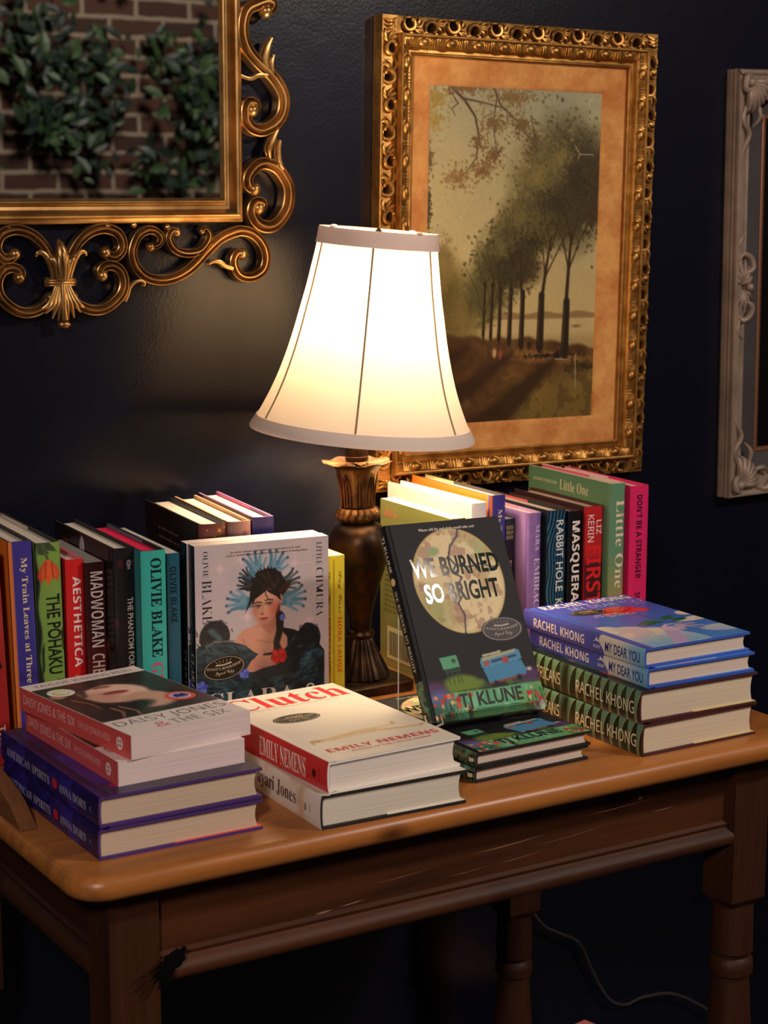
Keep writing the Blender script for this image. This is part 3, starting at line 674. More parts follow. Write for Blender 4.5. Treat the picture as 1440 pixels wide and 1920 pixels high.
def pinkback(label):
    b = Book(label, .1285, .206, .0226, (238, 226, 218), (226, 90, 84), (222, 88, 82), hard=False, pages=(236, 214, 208), group='pink spined paperbacks in the left stack')
    A = Art(108, 172, b.h/b.w, (240, 228, 220))
    photo = A.poly([(0, .105), (1, .105), (1, .755), (0, .755)])
    A.put(photo, (44, 32, 28)); n = A.noise(9, 2)
    A.put(photo*sstep(.52, .62, n)*.5, (78, 52, 42))
    face = A.ell(.47, .37, .27, .25, .1, .05)*photo; A.put(face*sstep(.105, .14, A.Y), (246, 208, 186)); A.put(A.ell(.34, .40, .14, .17, 0, .12)*face*.5, (176, 118, 98))
    A.put(A.ell(.60, .55, .20, .22, .5, .06)*photo*(A.X > .4), (214, 166, 142))
    A.put(A.ell(.42, .60, .17, .1, -.3, .06)*photo, (24, 18, 18))
    A.put(A.stroke([(.05, .16), (.14, .30), (.18, .48), (.30, .62), (.33, .74)], .07, .05, .05)*photo, (34, 24, 22))
    A.put(A.stroke([(.24, .58), (.26, .66), (.20, .74)], .012, .006, .02)*photo, (196, 128, 104)); A.put(A.stroke([(.31, .58), (.36, .68), (.33, .75)], .01, .006, .02)*photo, (206, 140, 116)); A.put(A.stroke([(.12, .36), (.18, .46), (.18, .55)], .012, .006, .02)*photo, (170, 108, 88))
    A.put(A.stroke([(.80, .12), (.86, .24), (.80, .4), (.88, .55)], .06, .05, .05)*photo, (34, 24, 22)); A.put(A.stroke([(.5, .12), (.45, .2), (.30, .24), (.24, .34)], .04, .02, .04)*photo, (40, 28, 25))
    A.put(A.ell(.47, .245, .07, .03, .1, .03)*photo, (150, 96, 80)); A.put(A.ell(.41, .255, .012, .008), (70, 40, 36)); A.put(A.ell(.51, .255, .012, .008), (70, 40, 36))
    A.put(A.ell(.485, .36, .105, .042, .1, .015)*photo, (172, 78, 78)); A.put(A.stroke([(.385, .365), (.45, .355), (.49, .362), (.53, .352), (.585, .357)], .006), (110, 40, 44)); A.put(A.ell(.49, .385, .06, .014, .1, .02), (206, 120, 114))
    A.put(A.ell(.08, .27, .06, .06, 0, .03)*photo, (196, 126, 102))
    b.front_art(A, .0006)
    G = (104, 94, 92)
    b.text('front', 'TAYLOR JENKINS REID', .010, .118, b.h*.915, b.h*.965, G, 'sans', -.012)
    b.text('front', 'DAISY JONES', .006, .1225, b.h*.125, b.h*.212, G, 'sans', -.014)
    b.text('front', 'THE SIX', .052, .112, b.h*.035, b.h*.105, G, 'sans', -.014); b.text('front', '&', .034, .049, b.h*.035, b.h*.105, (222, 120, 120), 'sans', -.012)
    b.text('spine', 'DAISY JONES & THE SIX', .008, .106, .0055, .0165, (244, 226, 220), 'sans', -.010)
    b.text('spine', 'TAYLOR JENKINS REID', .112, .170, .0075, .0150, (240, 196, 188), 'sans', -.006)
    b.oval('spine', .1865, .0112, .0054, .0060, (246, 232, 226))
    for i in (-1, 1):
        for j in (-1, 1): b.oval('spine', .1865+i*.0018, .0112+j*.0020, .0013, .0014, (214, 84, 78), .0005, 10)
    b.shape('spine', [(.1945, .004), (.1951, .004), (.1951, .0185), (.1945, .0185)], (236, 150, 140))
    def disc(cu, cv, r, rings, name, lab):
        m = MB(); n = 32
        for q, (k, col) in enumerate(rings): m.add([b.front_pt(cu+r*k*math.cos(2*PI*i/n), cv+r*k*math.sin(2*PI*i/n), .0003+.0002*q) for i in range(n)], [tuple(range(n))], ink(col, .3))
        return m, lambda: m.build(name, b.root, smooth=None).__setitem__('label', lab)
    m, f = disc(.0205, b.h*.785, .0135, [(1, (240, 236, 232)), (.62, (214, 222, 118)), (.5, (228, 234, 150))], 'round_sticker', 'white and lime round sticker')
    m.add([b.front_pt(.0205+.0068*math.cos(a), b.h*.785+.0068*math.sin(a), .0009) for a in np.linspace(PI, 2*PI, 14)], [tuple(range(14))], ink((240, 240, 224))); f()
    m, f = disc(.1050, b.h*.405, .0150, [(1, (234, 86, 74)), (.70, (236, 226, 222)), (.60, (176, 170, 210))], 'round_sticker', 'red ringed round sticker')
    m.add([b.front_pt(.105+x*.0075, b.h*.405+y*.0075, .0010) for x, y in ((-.9, -.6), (.9, -.6), (.9, .1), (.5, .8), (.1, .2), (-.3, .9), (-.9, .1))], [tuple(range(7))], ink((46, 44, 110))); f()
    return b.done()
b = pinkback('white paperback with a pink spine on top of the left stack, its cover portrait showing'); b.lie(.0121, -.3008, .0800, 7.2)
c = relabel_copy(b, 'white paperback with a pink spine, second from top and turned under its twin'); c.lie(.0000, -.2985, .0572, 2.0)

# ---- second stack: cream hardback with a red spine on a white spined hardback
b = Book('thick white spined hardback with a black case under the cream book', .156, .236, .0330, (232, 224, 206), (232, 224, 206), (226, 214, 196), case=(34, 32, 34), pages=(230, 220, 198), flap2=(238, 232, 216))
S = Art(16, 150, b.h/b.t, (230, 220, 204)); S.put(sstep(.5, .75, S.noise(2, 8)), (214, 186, 158)); S.put(sstep(.86, .95, S.Y), (234, 228, 216)); b.spine_art(S)
b.text('spine', 'Tayari Jones', .096, .1880, .0070, .0255, (74, 46, 36), 'serif')
for q in (0, .0022, .0044): b.shape('spine', [(.2055+q*.3, .011+q), (.2085, .012+q), (.2075, .0135+q), (.2052, .0128+q)], (60, 54, 50))
b.shape('spine', [(.215, .0115), (.2160, .0115), (.2160, .019), (.215, .019)], (110, 104, 96))
b.done(); b.lie(.1771, -.3523, 0, -1.6)

b = Book('cream hardback with a red spine and red display lettering, on top of the second stack', .1475, .2315, .0290, CREAM, CREAM, (206, 30, 36), case=(238, 232, 220), pages=(236, 224, 210), rough=.30)
b.shape('front', [(0.0005, 0), (.0095, 0), (.0095, b.h), (0.0005, b.h)], (240, 230, 216), .00005)
A = Art(90, 140, b.h/b.w, (242, 232, 212)); skin = (226, 196, 140); sh = (206, 170, 112)
def legs(A):
    A.put(A.stroke([(.10, .735), (.20, .735), (.34, .72), (.50, .712), (.60, .712)], .022, .026, .01), skin); A.put(A.stroke([(.50, .715), (.68, .745), (.80, .757), (.94, .765)], .024, .011, .01), skin)
    A.put(A.stroke([(.45, .70), (.58, .695), (.70, .70), (.80, .69)], .016, .009, .01), (232, 204, 150)); A.put(A.stroke([(.78, .692), (.80, .66), (.82, .672)], .010, .006, .01), sh)
    A.put(A.stroke([(.93, .765), (.975, .752)], .012, .008, .01), (196, 150, 96)); A.put(A.ell(.105, .735, .05, .028, .1, .02), (198, 158, 96)); A.put(A.stroke([(.2, .752), (.4, .742), (.6, .738)], .005, .004, .01), (200, 172, 124))
    A.put(A.stroke([(.06, .745), (.05, .77)], .008, .004, .01), (150, 116, 76))
legs(A); b.front_art(A)
RED = (222, 34, 36)
b.text('front', 'Clutch', .008, .1415, b.h*.800, b.h*.975, RED, 'serif')
b.words('front', .020, .126, b.h*.776, b.h*.783, (150, 142, 132), 3)
b.text('front', 'EMILY NEMENS', .016, .141, b.h*.105, b.h*.150, (206, 60, 58), 'bold')
b.text('front', 'AUTHOR OF THE CACTUS LEAGUE', .036, .126, b.h*.072, b.h*.086, (196, 110, 104), 'bold')
b.sticker(.048, b.h*.60, .0262, .0135)
b.text('spine', 'EMILY NEMENS', .106, .1930, .0045, .0235, (244, 228, 214), 'serif')
b.oval('spine', .2080, .0130, .0034, .0042, (60, 12, 14)); b.shape('spine', [(.2160, .007), (.2168, .007), (.2168, .020), (.2160, .020)], (110, 16, 18))
b.shape('spine', [(.2215, .0004), (.2315, .0004), (.2315, .0286), (.2215, .0286)], (206, 30, 36), .0001)
b.done(); b.lie(.1865, -.3490, .0332, 1.7)

# ---- black moon hardbacks: two lying, one on an acrylic stand
def moonbook(label):
    b = Book(label, .1434, .2136, .0152, (28, 27, 30), (28, 27, 30), (26, 26, 28), case=(22, 22, 24), pages=(226, 206, 190), group='black moon cover hardbacks', rough=.5, rnd=.0018, spec=.15)
    A = Art(160, 238, b.h/b.w, (30, 29, 32)); a = A.a
    # moon
    mo = A.ell(.50, .315, .405, .405, 0, .008); A.put(mo, (238, 218, 168)); n1 = A.noise(4, 3); n2 = A.noise(7, 21); n3 = A.noise(12, 5)
    A.put(mo*sstep(.5, .62, n1)*.8, (178, 184, 124)); A.put(mo*sstep(.56, .66, n2)*.7, (196, 170, 122)); A.put(mo*sstep(.60, .68, n3)*.6, (170, 128, 112)); A.put(mo*A.ell(.33, .155, .055, .035, -.2, .02), (160, 182, 128)); A.put(mo*A.ell(.22, .45, .12, .16, .3, .12)*.7, (160, 162, 96))
    A.put(mo*(1-A.ell(.50, .315, .385, .385, 0, .02))*.55, (214, 186, 108))
    cr = [(.595, .05), (.575, .085), (.49, .135), (.455, .19), (.50, .235), (.455, .27), (.53, .30), (.47, .34), (.50, .39), (.44, .43), (.47, .49), (.45, .55), (.44, .585)]
    A.put(A.stroke(cr, .007, .006, .006), (70, 66, 92)); A.put(A.stroke([(.455, .19), (.38, .21)], .004), (80, 74, 98)); A.put(A.stroke([(.50, .235), (.62, .25), (.72, .238), (.84, .262), (.91, .255)], .006, .006, .006), (84, 78, 104)); A.put(A.stroke([(.44, .585), (.43, .60)], .010), (40, 40, 48))
    # hills and meadow
    n = A.noise(9, 8)
    hill = sstep(0, .012, A.Y-(.815+.05*(A.X-.35)**2+.02*np.sin(A.X*7))); A.put(hill, (62, 84, 52)); A.put(hill*sstep(.45, .6, n)*.8, (92, 116, 52))
    A.put(A.ell(.30, .835, .17, .075, .05, .03), (112, 138, 46)); A.put(A.stroke([(.50, .80), (.57, .84), (.66, .88)], .03, .05, .02), (34, 36, 44)); A.put(A.ell(.92, .83, .12, .05, 0, .05), (84, 52, 96)); A.put(A.ell(.05, .85, .1, .07, 0, .05), (92, 60, 96))
    me = sstep(0, .010, A.Y-(.865+.028*(A.X-.6)**2-.004*np.sin(A.X*9))); A.put(me, (96, 170, 122)); A.put(me*sstep(.45, .65, A.noise(14, 4)), (128, 196, 146)); A.put(me*sstep(.5, .7, A.noise(8, 14))*.8, (120, 164, 84))
    lf = sstep(0, .04, A.Y-.87)*sstep(.30, .0, A.X); A.put(lf*.8, (44, 78, 74)); A.put(A.ell(.08, .885, .1, .05, 0, .05), (92, 110, 160)); A.put(A.ell(.95, .93, .08, .06, 0, .05)*.8, (80, 150, 84))
    r = random.Random(2)
    for k in range(30):
        x = r.uniform(0, .34) if k < 20 else r.uniform(.84, .99); y = r.uniform(.885, .965); A.put(A.stroke([(x, y), (x+r.uniform(-.02, .02), min(y+.07, .999))], .004, .003, .004), (38, 74, 52))
    for k in range(34):
        x = r.uniform(0, .36) if k < 22 else r.uniform(.84, .99); y = r.uniform(.88, .985); A.put(A.ell(x, y, r.uniform(.010, .022), r.uniform(.012, .02), 0, .008), r.choice([(214, 62, 44), (226, 90, 60), (226, 190, 130), (206, 40, 40), (230, 150, 90)]))
    # billboard
    A.put(A.poly([(.150, .690), (.305, .684), (.315, .745), (.165, .752)]), (98, 170, 124)); A.put(A.poly([(.165, .752), (.315, .745), (.318, .765), (.18, .775)]), (40, 66, 54))
    for x in (.19, .23, .27, .30): A.put(A.stroke([(x, .76), (x+.005, .825)], .004), (60, 84, 66))
    A.put(A.ell(.27, .712, .014, .012), (34, 50, 46))
    # camper van
    A.put(A.poly([(.50, .735), (.52, .715), (.84, .690), (.875, .700), (.88, .745), (.845, .748), (.53, .772), (.505, .765)]), (86, 152, 184)); A.put(A.poly([(.51, .772), (.84, .748), (.875, .752), (.90, .80), (.885, .826), (.54, .848), (.525, .80)]), (74, 140, 176))
    A.put(A.poly([(.52, .718), (.84, .692), (.84, .705), (.52, .733)]), (186, 176, 130)); A.put(A.stroke([(.54, .706), (.66, .699), (.70, .694)], .008), (196, 190, 160)); A.put(A.poly([(.53, .738), (.58, .734), (.58, .757), (.53, .761)]), (176, 84, 66)); A.put(A.poly([(.60, .735), (.84, .718), (.84, .730), (.60, .748)]), (44, 74, 110))
    A.put(A.poly([(.70, .727), (.755, .723), (.76, .752), (.705, .756)]), (178, 74, 62)); A.put(A.poly([(.54, .845), (.86, .822), (.86, .832), (.54, .855)]), (150, 62, 52)); A.put(A.ell(.60, .852, .022, .02), (20, 24, 30)); A.put(A.ell(.82, .836, .022, .02), (20, 24, 30)); A.put(A.ell(.925, .80, .02, .012), (226, 226, 210))
    b.front_art(A, .0050)
    W = (236, 224, 200); K = (26, 40, 32); w, h = b.w, b.h
    b.text('front', 'Where will the end of the world take you?', .27*w, .765*w, h*.949, h*.967, W, 'serif')
    b.text('front', 'WE BURNED', .130*w, .895*w, h*.715, h*.815, K, 'plain', .024, gloss=.06); b.text('front', 'SO BRIGHT', .195*w, .845*w, h*.582, h*.682, K, 'plain', .024, gloss=.06)
    b.text('front', '#1 NEW YORK TIMES BESTSELLING AUTHOR', .27*w, .79*w, h*.130, h*.141, (30, 60, 50), 'serif')
    b.text('front', 'TJ KLUNE', .265*w, .815*w, h*.030, h*.122, (16, 22, 22), 'plain', .022)
    b.sticker(.78*w, h*.415, .0262, .0130, 0, (186, 176, 166), (62, 56, 56))
    b.text('spine', 'TJ KLUNE', .010, .050, .0045, .0105, W, 'plain', .01); b.oval('spine', .0600, .0076, .0042, .0042, (222, 200, 140))
    b.text('spine', 'WE BURNED SO BRIGHT', .070, .158, .0050, .0100, (190, 190, 160), 'serif')
    S = Art(10, 30, 3, (40, 70, 62)); S.put(sstep(.4, .6, S.noise(4, 2)), (80, 140, 100)); S.put(sstep(.6, .7, S.noise(5, 7)), (150, 70, 50))
    c_ = S.lin(); P = np.zeros((10, 30, 3)); P[..., 0] = b.t*S.X; P[..., 2] = .045*(1-S.Y); u_ = 2*S.X-1; P[..., 1] = -b.r*np.sqrt(np.maximum(0, 1-u_*u_*.96))-.00015; b.mb.grid(P, art_mat(.22), c_)
    b.shape('spine', [(.2010, .0035), (.2120, .0035), (.2120, .0115), (.2010, .0115)], (18, 20, 20), .0004); b.shape('spine', [(.2025, .0050), (.2055, .0046), (.2110, .0062), (.2105, .0100), (.2060, .0088), (.2030, .0098)], (214, 200, 160), .0006)
    return b.done()
b = moonbook('black hardback lying lowest under the acrylic stand, flat on the table'); b.lie(.3738, -.3142, 0, 2.0)
c = relabel_copy(b, 'black hardback lying second under the acrylic stand, meadow cover facing up'); c.lie(.3752, -.3140, .0156, 1.2)
d = relabel_copy(b, 'black hardback with a big cracked moon, propped upright on the acrylic stand')
TJP, TJW, TJT, TJR = Vector((.3723, -.2385, .0425)), 0.0036, 0.4927, -0.0226
ex = Vector((math.cos(TJW), math.sin(TJW), 0)); nr = Vector((math.sin(TJW), -math.cos(TJW), 0)); upv = Vector((0, 0, 1))*math.cos(TJT)-nr*math.sin(TJT)
ex2 = ex*math.cos(TJR)+upv*math.sin(TJR); up2 = -ex*math.sin(TJR)+upv*math.cos(TJR)
d.face(TJP, ex2, up2)
# clear acrylic easel
def acrylic():
    m = bpy.data.materials.new('clear_acrylic'); m.use_nodes = True; b = m.node_tree.nodes['Principled BSDF']
    b.inputs['Transmission Weight'].default_value = 1; b.inputs['Roughness'].default_value = .03; b.inputs['IOR'].default_value = 1.49; b.inputs['Base Color'].default_value = (.97, .97, .96, 1); return m
AC = acrylic(); AE = mat('acrylic_edge_glow_paint', (226, 222, 206), .25)  # AE: opaque off-white, the bright glow of acrylic edges put into the colour
es = empty('display_easel', 'clear acrylic easel holding the upright moon book', 'book stand', Matrix.Translation(TJP+ex2*.0725))
def panel(name, pts, th):
    """flat bent strip: pts (across depth) list of (d, u): d along the facing normal, u along the book's upward lean; swept across x0..x1"""
    mb = MB(); V = []; n = len(pts)
    for x in (x0p, x1p):
        for d_, u_ in pts: V.append(TJP+ex2*x+ncv*d_+up2*u_)
    mb.add(V, [tuple(range(n))[::-1], tuple(range(n, 2*n))], AE); mb.add(V, [(i, (i+1) % n, n+(i+1) % n, n+i) for i in range(n)], AC); o = mb.build(name, None, smooth=None); o.parent = es; o.matrix_parent_inverse = es.matrix_world.inverted(); return o
ncv = ex2.cross(up2)
x0p, x1p = .010, .138
bt = b.t
panel('back_rest', [(-bt-.0005, -.0005), (-bt-.0030, -.0005), (-bt-.0030, .150), (-bt-.0005, .150)], 0)
panel('ledge', [(-bt-.0030, -.0032), (.0040, -.0032), (.0040, .0075), (.0018, .0075), (.0018, -.0008), (-bt-.0030, -.0008)], 0)
# rear leg: from the top of the rest straight down to the lower book
mb = MB(); top = TJP+ex2*.0+ncv*(-bt-.0030)+up2*.148
V = []
for x in (.010, .138):
    t_ = TJP+ex2*x+ncv*(-bt-.0030)+up2*.148
    V += [t_, t_+Vector((0, .0025, 0)), Vector((t_.x, t_.y+.0025, 0.0323)), Vector((t_.x, t_.y, 0.0323))]
mb.add(V, [(0, 1, 2, 3), (7, 6, 5, 4)], AE); mb.add(V, [(0, 4, 5, 1), (1, 5, 6, 2), (2, 6, 7, 3), (3, 7, 4, 0)], AC)
o = mb.build('rear_leg', None, smooth=None); o.parent = es; o.matrix_parent_inverse = es.matrix_world.inverted()

# ---- right stack: two green scalloped hardbacks under two sky blue hardbacks
def scallop(label):
    b = Book(label, .156, .241, .0347, (24, 34, 26), (24, 34, 26), (26, 38, 28), case=(74, 30, 34), pages=(226, 208, 178), flap2=(214, 196, 120), group='green scalloped hardbacks in the right stack', rough=.28, rnd=.003)
    S = Art(36, 420, b.h/b.t, (96, 140, 112)); p = 16.5
    q = (S.Y*p) % 1.0; r = S.X
    edge = .80*np.sqrt(np.clip(1-((r-.02)/1.02)**2, 0, 1))
    d = q-(.90-edge)
    S.put(sstep(-.02, .03, d)*(q < .90), (30, 42, 26)); S.put(np.exp(-(d/.035)**2)*.9, (206, 178, 96)); S.put(sstep(.86, .92, q)*.5, (60, 92, 72)); S.put(np.exp(-((q-.93)/.03)**2)*.6, (198, 172, 96))
    S.put(np.exp(-((S.Y-.455)/.035)**2)*.8, (30, 40, 26))
    b.spine_art(S)
    b.text('spine', 'REAL AMERICANS', .012, .102, .0090, .0225, (238, 218, 172), 'sans', .006)
    b.text('spine', 'RACHEL KHONG', .1310, .2320, .0090, .0225, (240, 222, 180), 'sans', .006)
    A = Art(50, 80, b.h/b.w, (26, 36, 26)); n = A.noise(5, 3); A.put(sstep(.55, .62, n), (56, 84, 60)); A.put(A.ell(.12, .70, .16, .09, .3, .02), (196, 70, 44)); A.put(A.ell(.2, .45, .2, .08, .2, .02), (206, 176, 110)); A.put(A.ell(.6, .3, .2, .2), (186, 66, 46))
    b.front_art(A)
    return b.done()
b = scallop('green scalloped hardback at the very bottom of the right stack'); b.lie(.5704, -.3338, 0, .6)
c = relabel_copy(b, 'green scalloped hardback second from bottom in the right stack'); c.lie(.5684, -.3312, .0349, -1.2)
def skybook(label):
    b = Book(label, .142, .2135, .0210, (66, 90, 186), (66, 96, 190), (60, 74, 170), case=(52, 92, 190), pages=(230, 210, 190), flap2=(96, 150, 220), group='sky blue hardbacks in the right stack', rough=.26)
    A = Art(130, 195, b.h/b.w, (62, 84, 190)); t = A.Y[..., None]; A.I = np.array((72, 70, 178.))*(1-t)+np.array((70, 138, 218.))*t
    n = A.noise(5, 6); cl = A.ell(.12, .92, .50, .42, .25, .02); cl = np.maximum(cl, A.ell(.16, .68, .20, .14, 0, .02)); cl = np.maximum(cl, A.ell(.36, .74, .14, .12, 0, .02)); cl = np.maximum(cl, A.ell(.04, .60, .12, .10, 0, .02)); cl = np.maximum(cl, A.ell(.95, .62, .2, .06, -.1, .02)); cl = np.maximum(cl, A.ell(1.0, .5, .09, .07, 0, .02)); cl = np.maximum(cl, A.ell(.95, .84, .2, .1, .1, .03)*.8)
    A.put(cl, (240, 226, 206)); A.put(cl*sstep(.48, .62, n)*.8, (206, 198, 200)); A.put(cl*sstep(.72, .95, A.Y)*.85, (132, 184, 222))
    # hand holding a rose
    H = (214, 190, 216); A.put(A.stroke([(.30, .995), (.38, .90), (.46, .80), (.52, .74)], .075, .055, .02), (196, 176, 214)); A.put(A.ell(.55, .74, .11, .07, .3, .02), H)
    for k, e in enumerate(((.80, .80), (.84, .76), (.82, .70), (.74, .66))): A.put(A.stroke([(.58, .73), (.70, .73-.02*k), e], .022, .012, .01), (210-8*k, 178, 214)); 
    A.put(A.stroke([(.5, .70), (.58, .66), (.66, .665)], .018, .010, .01), (226, 196, 210)); A.put(A.stroke([(.60, .76), (.72, .765), (.80, .785)], .004), (150, 110, 160))
    A.put(A.stroke([(.60, .37), (.64, .52), (.66, .62), (.80, .80)], .007, .006, .006), (40, 92, 60))
    for e, rr in (((.55, .58), .6), ((.46, .60), .2), ((.76, .54), -.3), ((.80, .60), -.2)): A.put(A.ell(e[0], e[1], .085, .040, rr, .012), (40, 100, 62)); A.put(A.stroke([(e[0]-.06, e[1]), (e[0]+.06, e[1])], .004), (92, 140, 84))
    A.put(A.ell(.57, .29, .20, .115, 0, .012), (206, 38, 34)); A.put(A.ell(.74, .325, .09, .055, .4, .012), (224, 58, 44)); A.put(A.ell(.44, .32, .09, .055, -.4, .012), (196, 32, 36)); A.put(A.ell(.57, .25, .12, .06, 0, .02), (228, 66, 50)); A.put(A.stroke([(.42, .29), (.55, .33), (.70, .29)], .008), (150, 20, 26)); A.put(A.stroke([(.48, .24), (.58, .28), (.66, .23)], .007), (156, 22, 26))
    b.front_art(A)
    w, h = b.w, b.h; W = (240, 226, 214)
    b.text('front', 'RACHEL KHONG', .10*w, .97*w, h*.905, h*.985, W, 'bold'); b.text('front', 'MY DEAR YOU', .28*w, .98*w, h*.820, h*.885, (176, 182, 230), 'sans', -.006)
    b.sticker(.34*w, h*.755, .0235, .0120)
    b.text('front', 'Stories', .86*w, .96*w, h*.785, h*.800, W, 'script'); b.words('front', .30*w, .55*w, h*.668, h*.680, W, 6); b.words('front', .28*w, .62*w, h*.640, h*.652, W, 7); b.text('front', 'REAL AMERICANS', .40*w, .66*w, h*.615, h*.626, W, 'bold')
    S = Art(20, 200, b.h/b.t, (64, 76, 172)); t = S.Y[..., None]; S.I = np.array((78, 76, 172.))*(1-t)+np.array((58, 80, 176.))*t
    cl = sstep(0, .012, S.Y-.655-.02*np.sin(S.X*5+1)); S.put(cl, (232, 222, 208)); S.put(cl*sstep(.76, .98, S.Y), (124, 182, 220)); b.spine_art(S)
    b.text('spine', 'RACHEL KHONG', .020, .112, .0045, .0150, W, 'bold')
    b.text('spine', 'KNOPF', .1280, .1395, .0050, .0088, W, 'serif'); b.shape('spine', [(.1270, .0115), (.1330, .0130), (.1400, .0118), (.1350, .0150), (.1320, .0172), (.1315, .0140)], W)
    b.text('spine', 'MY DEAR YOU', .1480, .2060, .0042, .0152, (40, 50, 124), 'plain', .014)
    return b.done()
b = skybook('sky blue hardback lying second from top of the right stack, only its spine showing'); b.lie(.5808, -.3268, .0698, -1.5)
c = relabel_copy(b, 'sky blue hardback with a red rose cover on top of the right stack'); c.lie(.5786, -.3240, .0909, -.2)

# ---- upright books, spines to the viewer
UL, UB, UR = 'upright books on the left', 'upright books behind the left row', 'upright books on the right'
def up_book(label, x, y, h, t, w, ang, front, back, spine, group, lean=0.0, **k):
    b = Book(label, w, h, t, front, back, spine, group=group, **k); b.stand(x, y, ang, 0.0, lean); return b
# far left red book
b = up_book('dark red hardback with a small dark bird, leftmost of the upright books', -.0445, -.012, .2232, .051, .150, 2.5, (120, 24, 26), (118, 24, 26), (160, 38, 34), UL, 2.0, case=(20, 16, 16), rnd=.005)
b.shape('spine', [(.108, .030), (.112, .036), (.119, .040), (.114, .044), (.121, .047), (.127, .041), (.140, .039), (.128, .036), (.122, .030), (.116, .028)], (44, 34, 30)); b.oval('spine', .115, .0345, .002, .003, (196, 140, 70), .0005)
b.text('spine', 'THE', .182, .204, .0385, .0455, (230, 208, 196), 'bold'); b.words('spine', .140, .205, .0340, .0362, (176, 84, 64), 5)
b.done()
# navy spine with orange cover
def train(label, x, y, h, t, w, ang, lean, g, **k):
    b = up_book(label, x, y, h, t, w, ang, (226, 214, 176), (222, 118, 36), (62, 54, 138), g, lean, flap=(236, 216, 130), flap_at=.62, case=(60, 52, 50), **k)
    S = Art(12, 60, h/t, (62, 54, 138)); S.put(np.exp(-((S.Y-.62)/.02)**2)*.5, (44, 36, 92)); S.put(sstep(.16, .10, S.X), (222, 124, 40)); b.spine_art(S)
    b.text('spine', 'My Train Leaves at Three', .017, .148, t*.42, t*.76, (226, 206, 160), 'serif'); b.text('spine', 'Natalie Guerrero', .163, .212, t*.42, t*.76, (214, 206, 196), 'serif')
    return b.done()
train('navy spined hardback with orange boards between the red and green books at left', .0178, -.004, .2274, .0242, .165, 3, 1.2, UL)
# green with a tulip
b = up_book('bright green hardback with an orange tulip at the head of its spine', .0440, -.002, .2231, .0275, .190, 3, (40, 36, 34), (36, 32, 30), (112, 150, 62), UL, .8, flap=(226, 206, 186), flap_at=.5, rnd=.004)
S = Art(34, 270, b.h/b.t, (122, 158, 70)); S.put(sstep(.16, .06, S.X+.05*np.sin(S.Y*26)), (34, 36, 30)); S.put(sstep(.97, 1.0, S.X)*.6, (60, 84, 40))
S.put(S.poly([(.12, .0), (.55, .0), (.72, .02), (.85, .045), (.45, .035), (.55, .05), (.3, .055), (.12, .05)]), (66, 78, 46)); S.put(S.stroke([(.3, .0), (.4, .05), (.5, .085)], .06, .05, .03), (78, 96, 52))
for P, c_ in (([(.38, .082), (.16, .115), (.08, .155), (.20, .190), (.36, .160), (.46, .10)], (196, 74, 38)), ([(.58, .084), (.62, .15), (.82, .186), (.95, .150), (.84, .112)], (206, 82, 40)), ([(.40, .080), (.30, .14), (.34, .165), (.47, .200), (.60, .170), (.66, .14), (.58, .080)], (226, 98, 46)), ([(.28, .10), (.20, .15), (.27, .178), (.34, .15), (.36, .11)], (218, 92, 44)), ([(.66, .10), (.70, .15), (.78, .172), (.82, .14)], (220, 94, 46))): S.put(S.poly(P), c_)
S.put(S.stroke([(.40, .09), (.36, .17)], .03, .02, .03), (168, 54, 34)); S.put(S.stroke([(.62, .09), (.66, .17)], .03, .02, .03), (172, 56, 34)); S.put(S.poly([(.12, .5), (.22, .46), (.2, .6), (.12, .62)]), (44, 46, 34)); S.put(S.poly([(1, .40), (.88, .42), (.92, .5), (1, .52)]), (50, 60, 36)); b.spine_art(S)
b.shape('spine', [(.0935, .0254), (.0995, .0254), (.0995, .0263), (.0935, .0263)], (34, 40, 26), .0006); b.text('spine', 'THE POHAKU', .054, .138, .0095, .0246, (34, 40, 26), 'plain', .022); b.text('spine', 'JASMIN', .143, .172, .0185, .0255, (34, 40, 26), 'plain', .016); b.text('spine', 'HAKES', .160, .185, .0095, .0165, (34, 40, 26), 'plain', .016)
b.done()
b = up_book('scarlet hardback with white capital lettering, short, right of the green book', .0744, -.003, .2029, .0190, .130, 3.5, (196, 40, 52), (190, 30, 34), (210, 32, 34), UL, .2, flap=(232, 110, 130), case=(226, 110, 126))
b.text('spine', 'AESTHETICA', .018, .114, .0070, .0160, (242, 214, 206), 'bold'); b.text('spine', 'Allie Rowbottom', .122, .180, .0070, .0150, (232, 196, 60), 'serif'); b.done()
b = up_book('maroon paperback with tall narrow white capitals between scarlet and black books', .0930, -.012, .1990, .0203, .135, 3.5, (54, 22, 24), (52, 20, 22), (92, 30, 30), UL, .2, hard=False, pages=(214, 204, 192))
S = Art(14, 80, b.h/b.t, (56, 20, 22)); S.put(sstep(.3, .6, S.Y), (104, 36, 34)); b.spine_art(S)
b.text('spine', 'MADWOMAN', .010, .090, .0050, .0185, (240, 220, 208), 'bold', -.008); b.text('spine', 'CHELSEA BIEKER', .097, .190, .0050, .0185, (236, 206, 194), 'bold', -.008); b.done()
b = up_book('black hardback with faint red roses and a small white emblem at the spine head', .1134, -.034, .2159, .0236, .182, 3.5, (24, 20, 22), (26, 20, 22), (22, 19, 21), UL, .2, case=(30, 28, 30), rnd=.004)
A = Art(90, 110, b.h/b.w, (26, 20, 22))
for x, y, r_ in ((.20, .10, .06), (.80, .13, .09), (.5, .35, .1), (.9, .5, .08), (.2, .6, .1)):
    A.put(A.ell(x, y, r_, r_*.8, .3, .04), (92, 30, 30)); A.put(A.ell(x+.02, y-.01, r_*.5, r_*.4, 0, .03), (122, 46, 40))
A.put(A.ell(.52, .075, .045, .075, .1, .012), (206, 206, 206)); A.put(A.stroke([(.50, .04), (.54, .11)], .006), (110, 110, 116)); b.back_art(A)
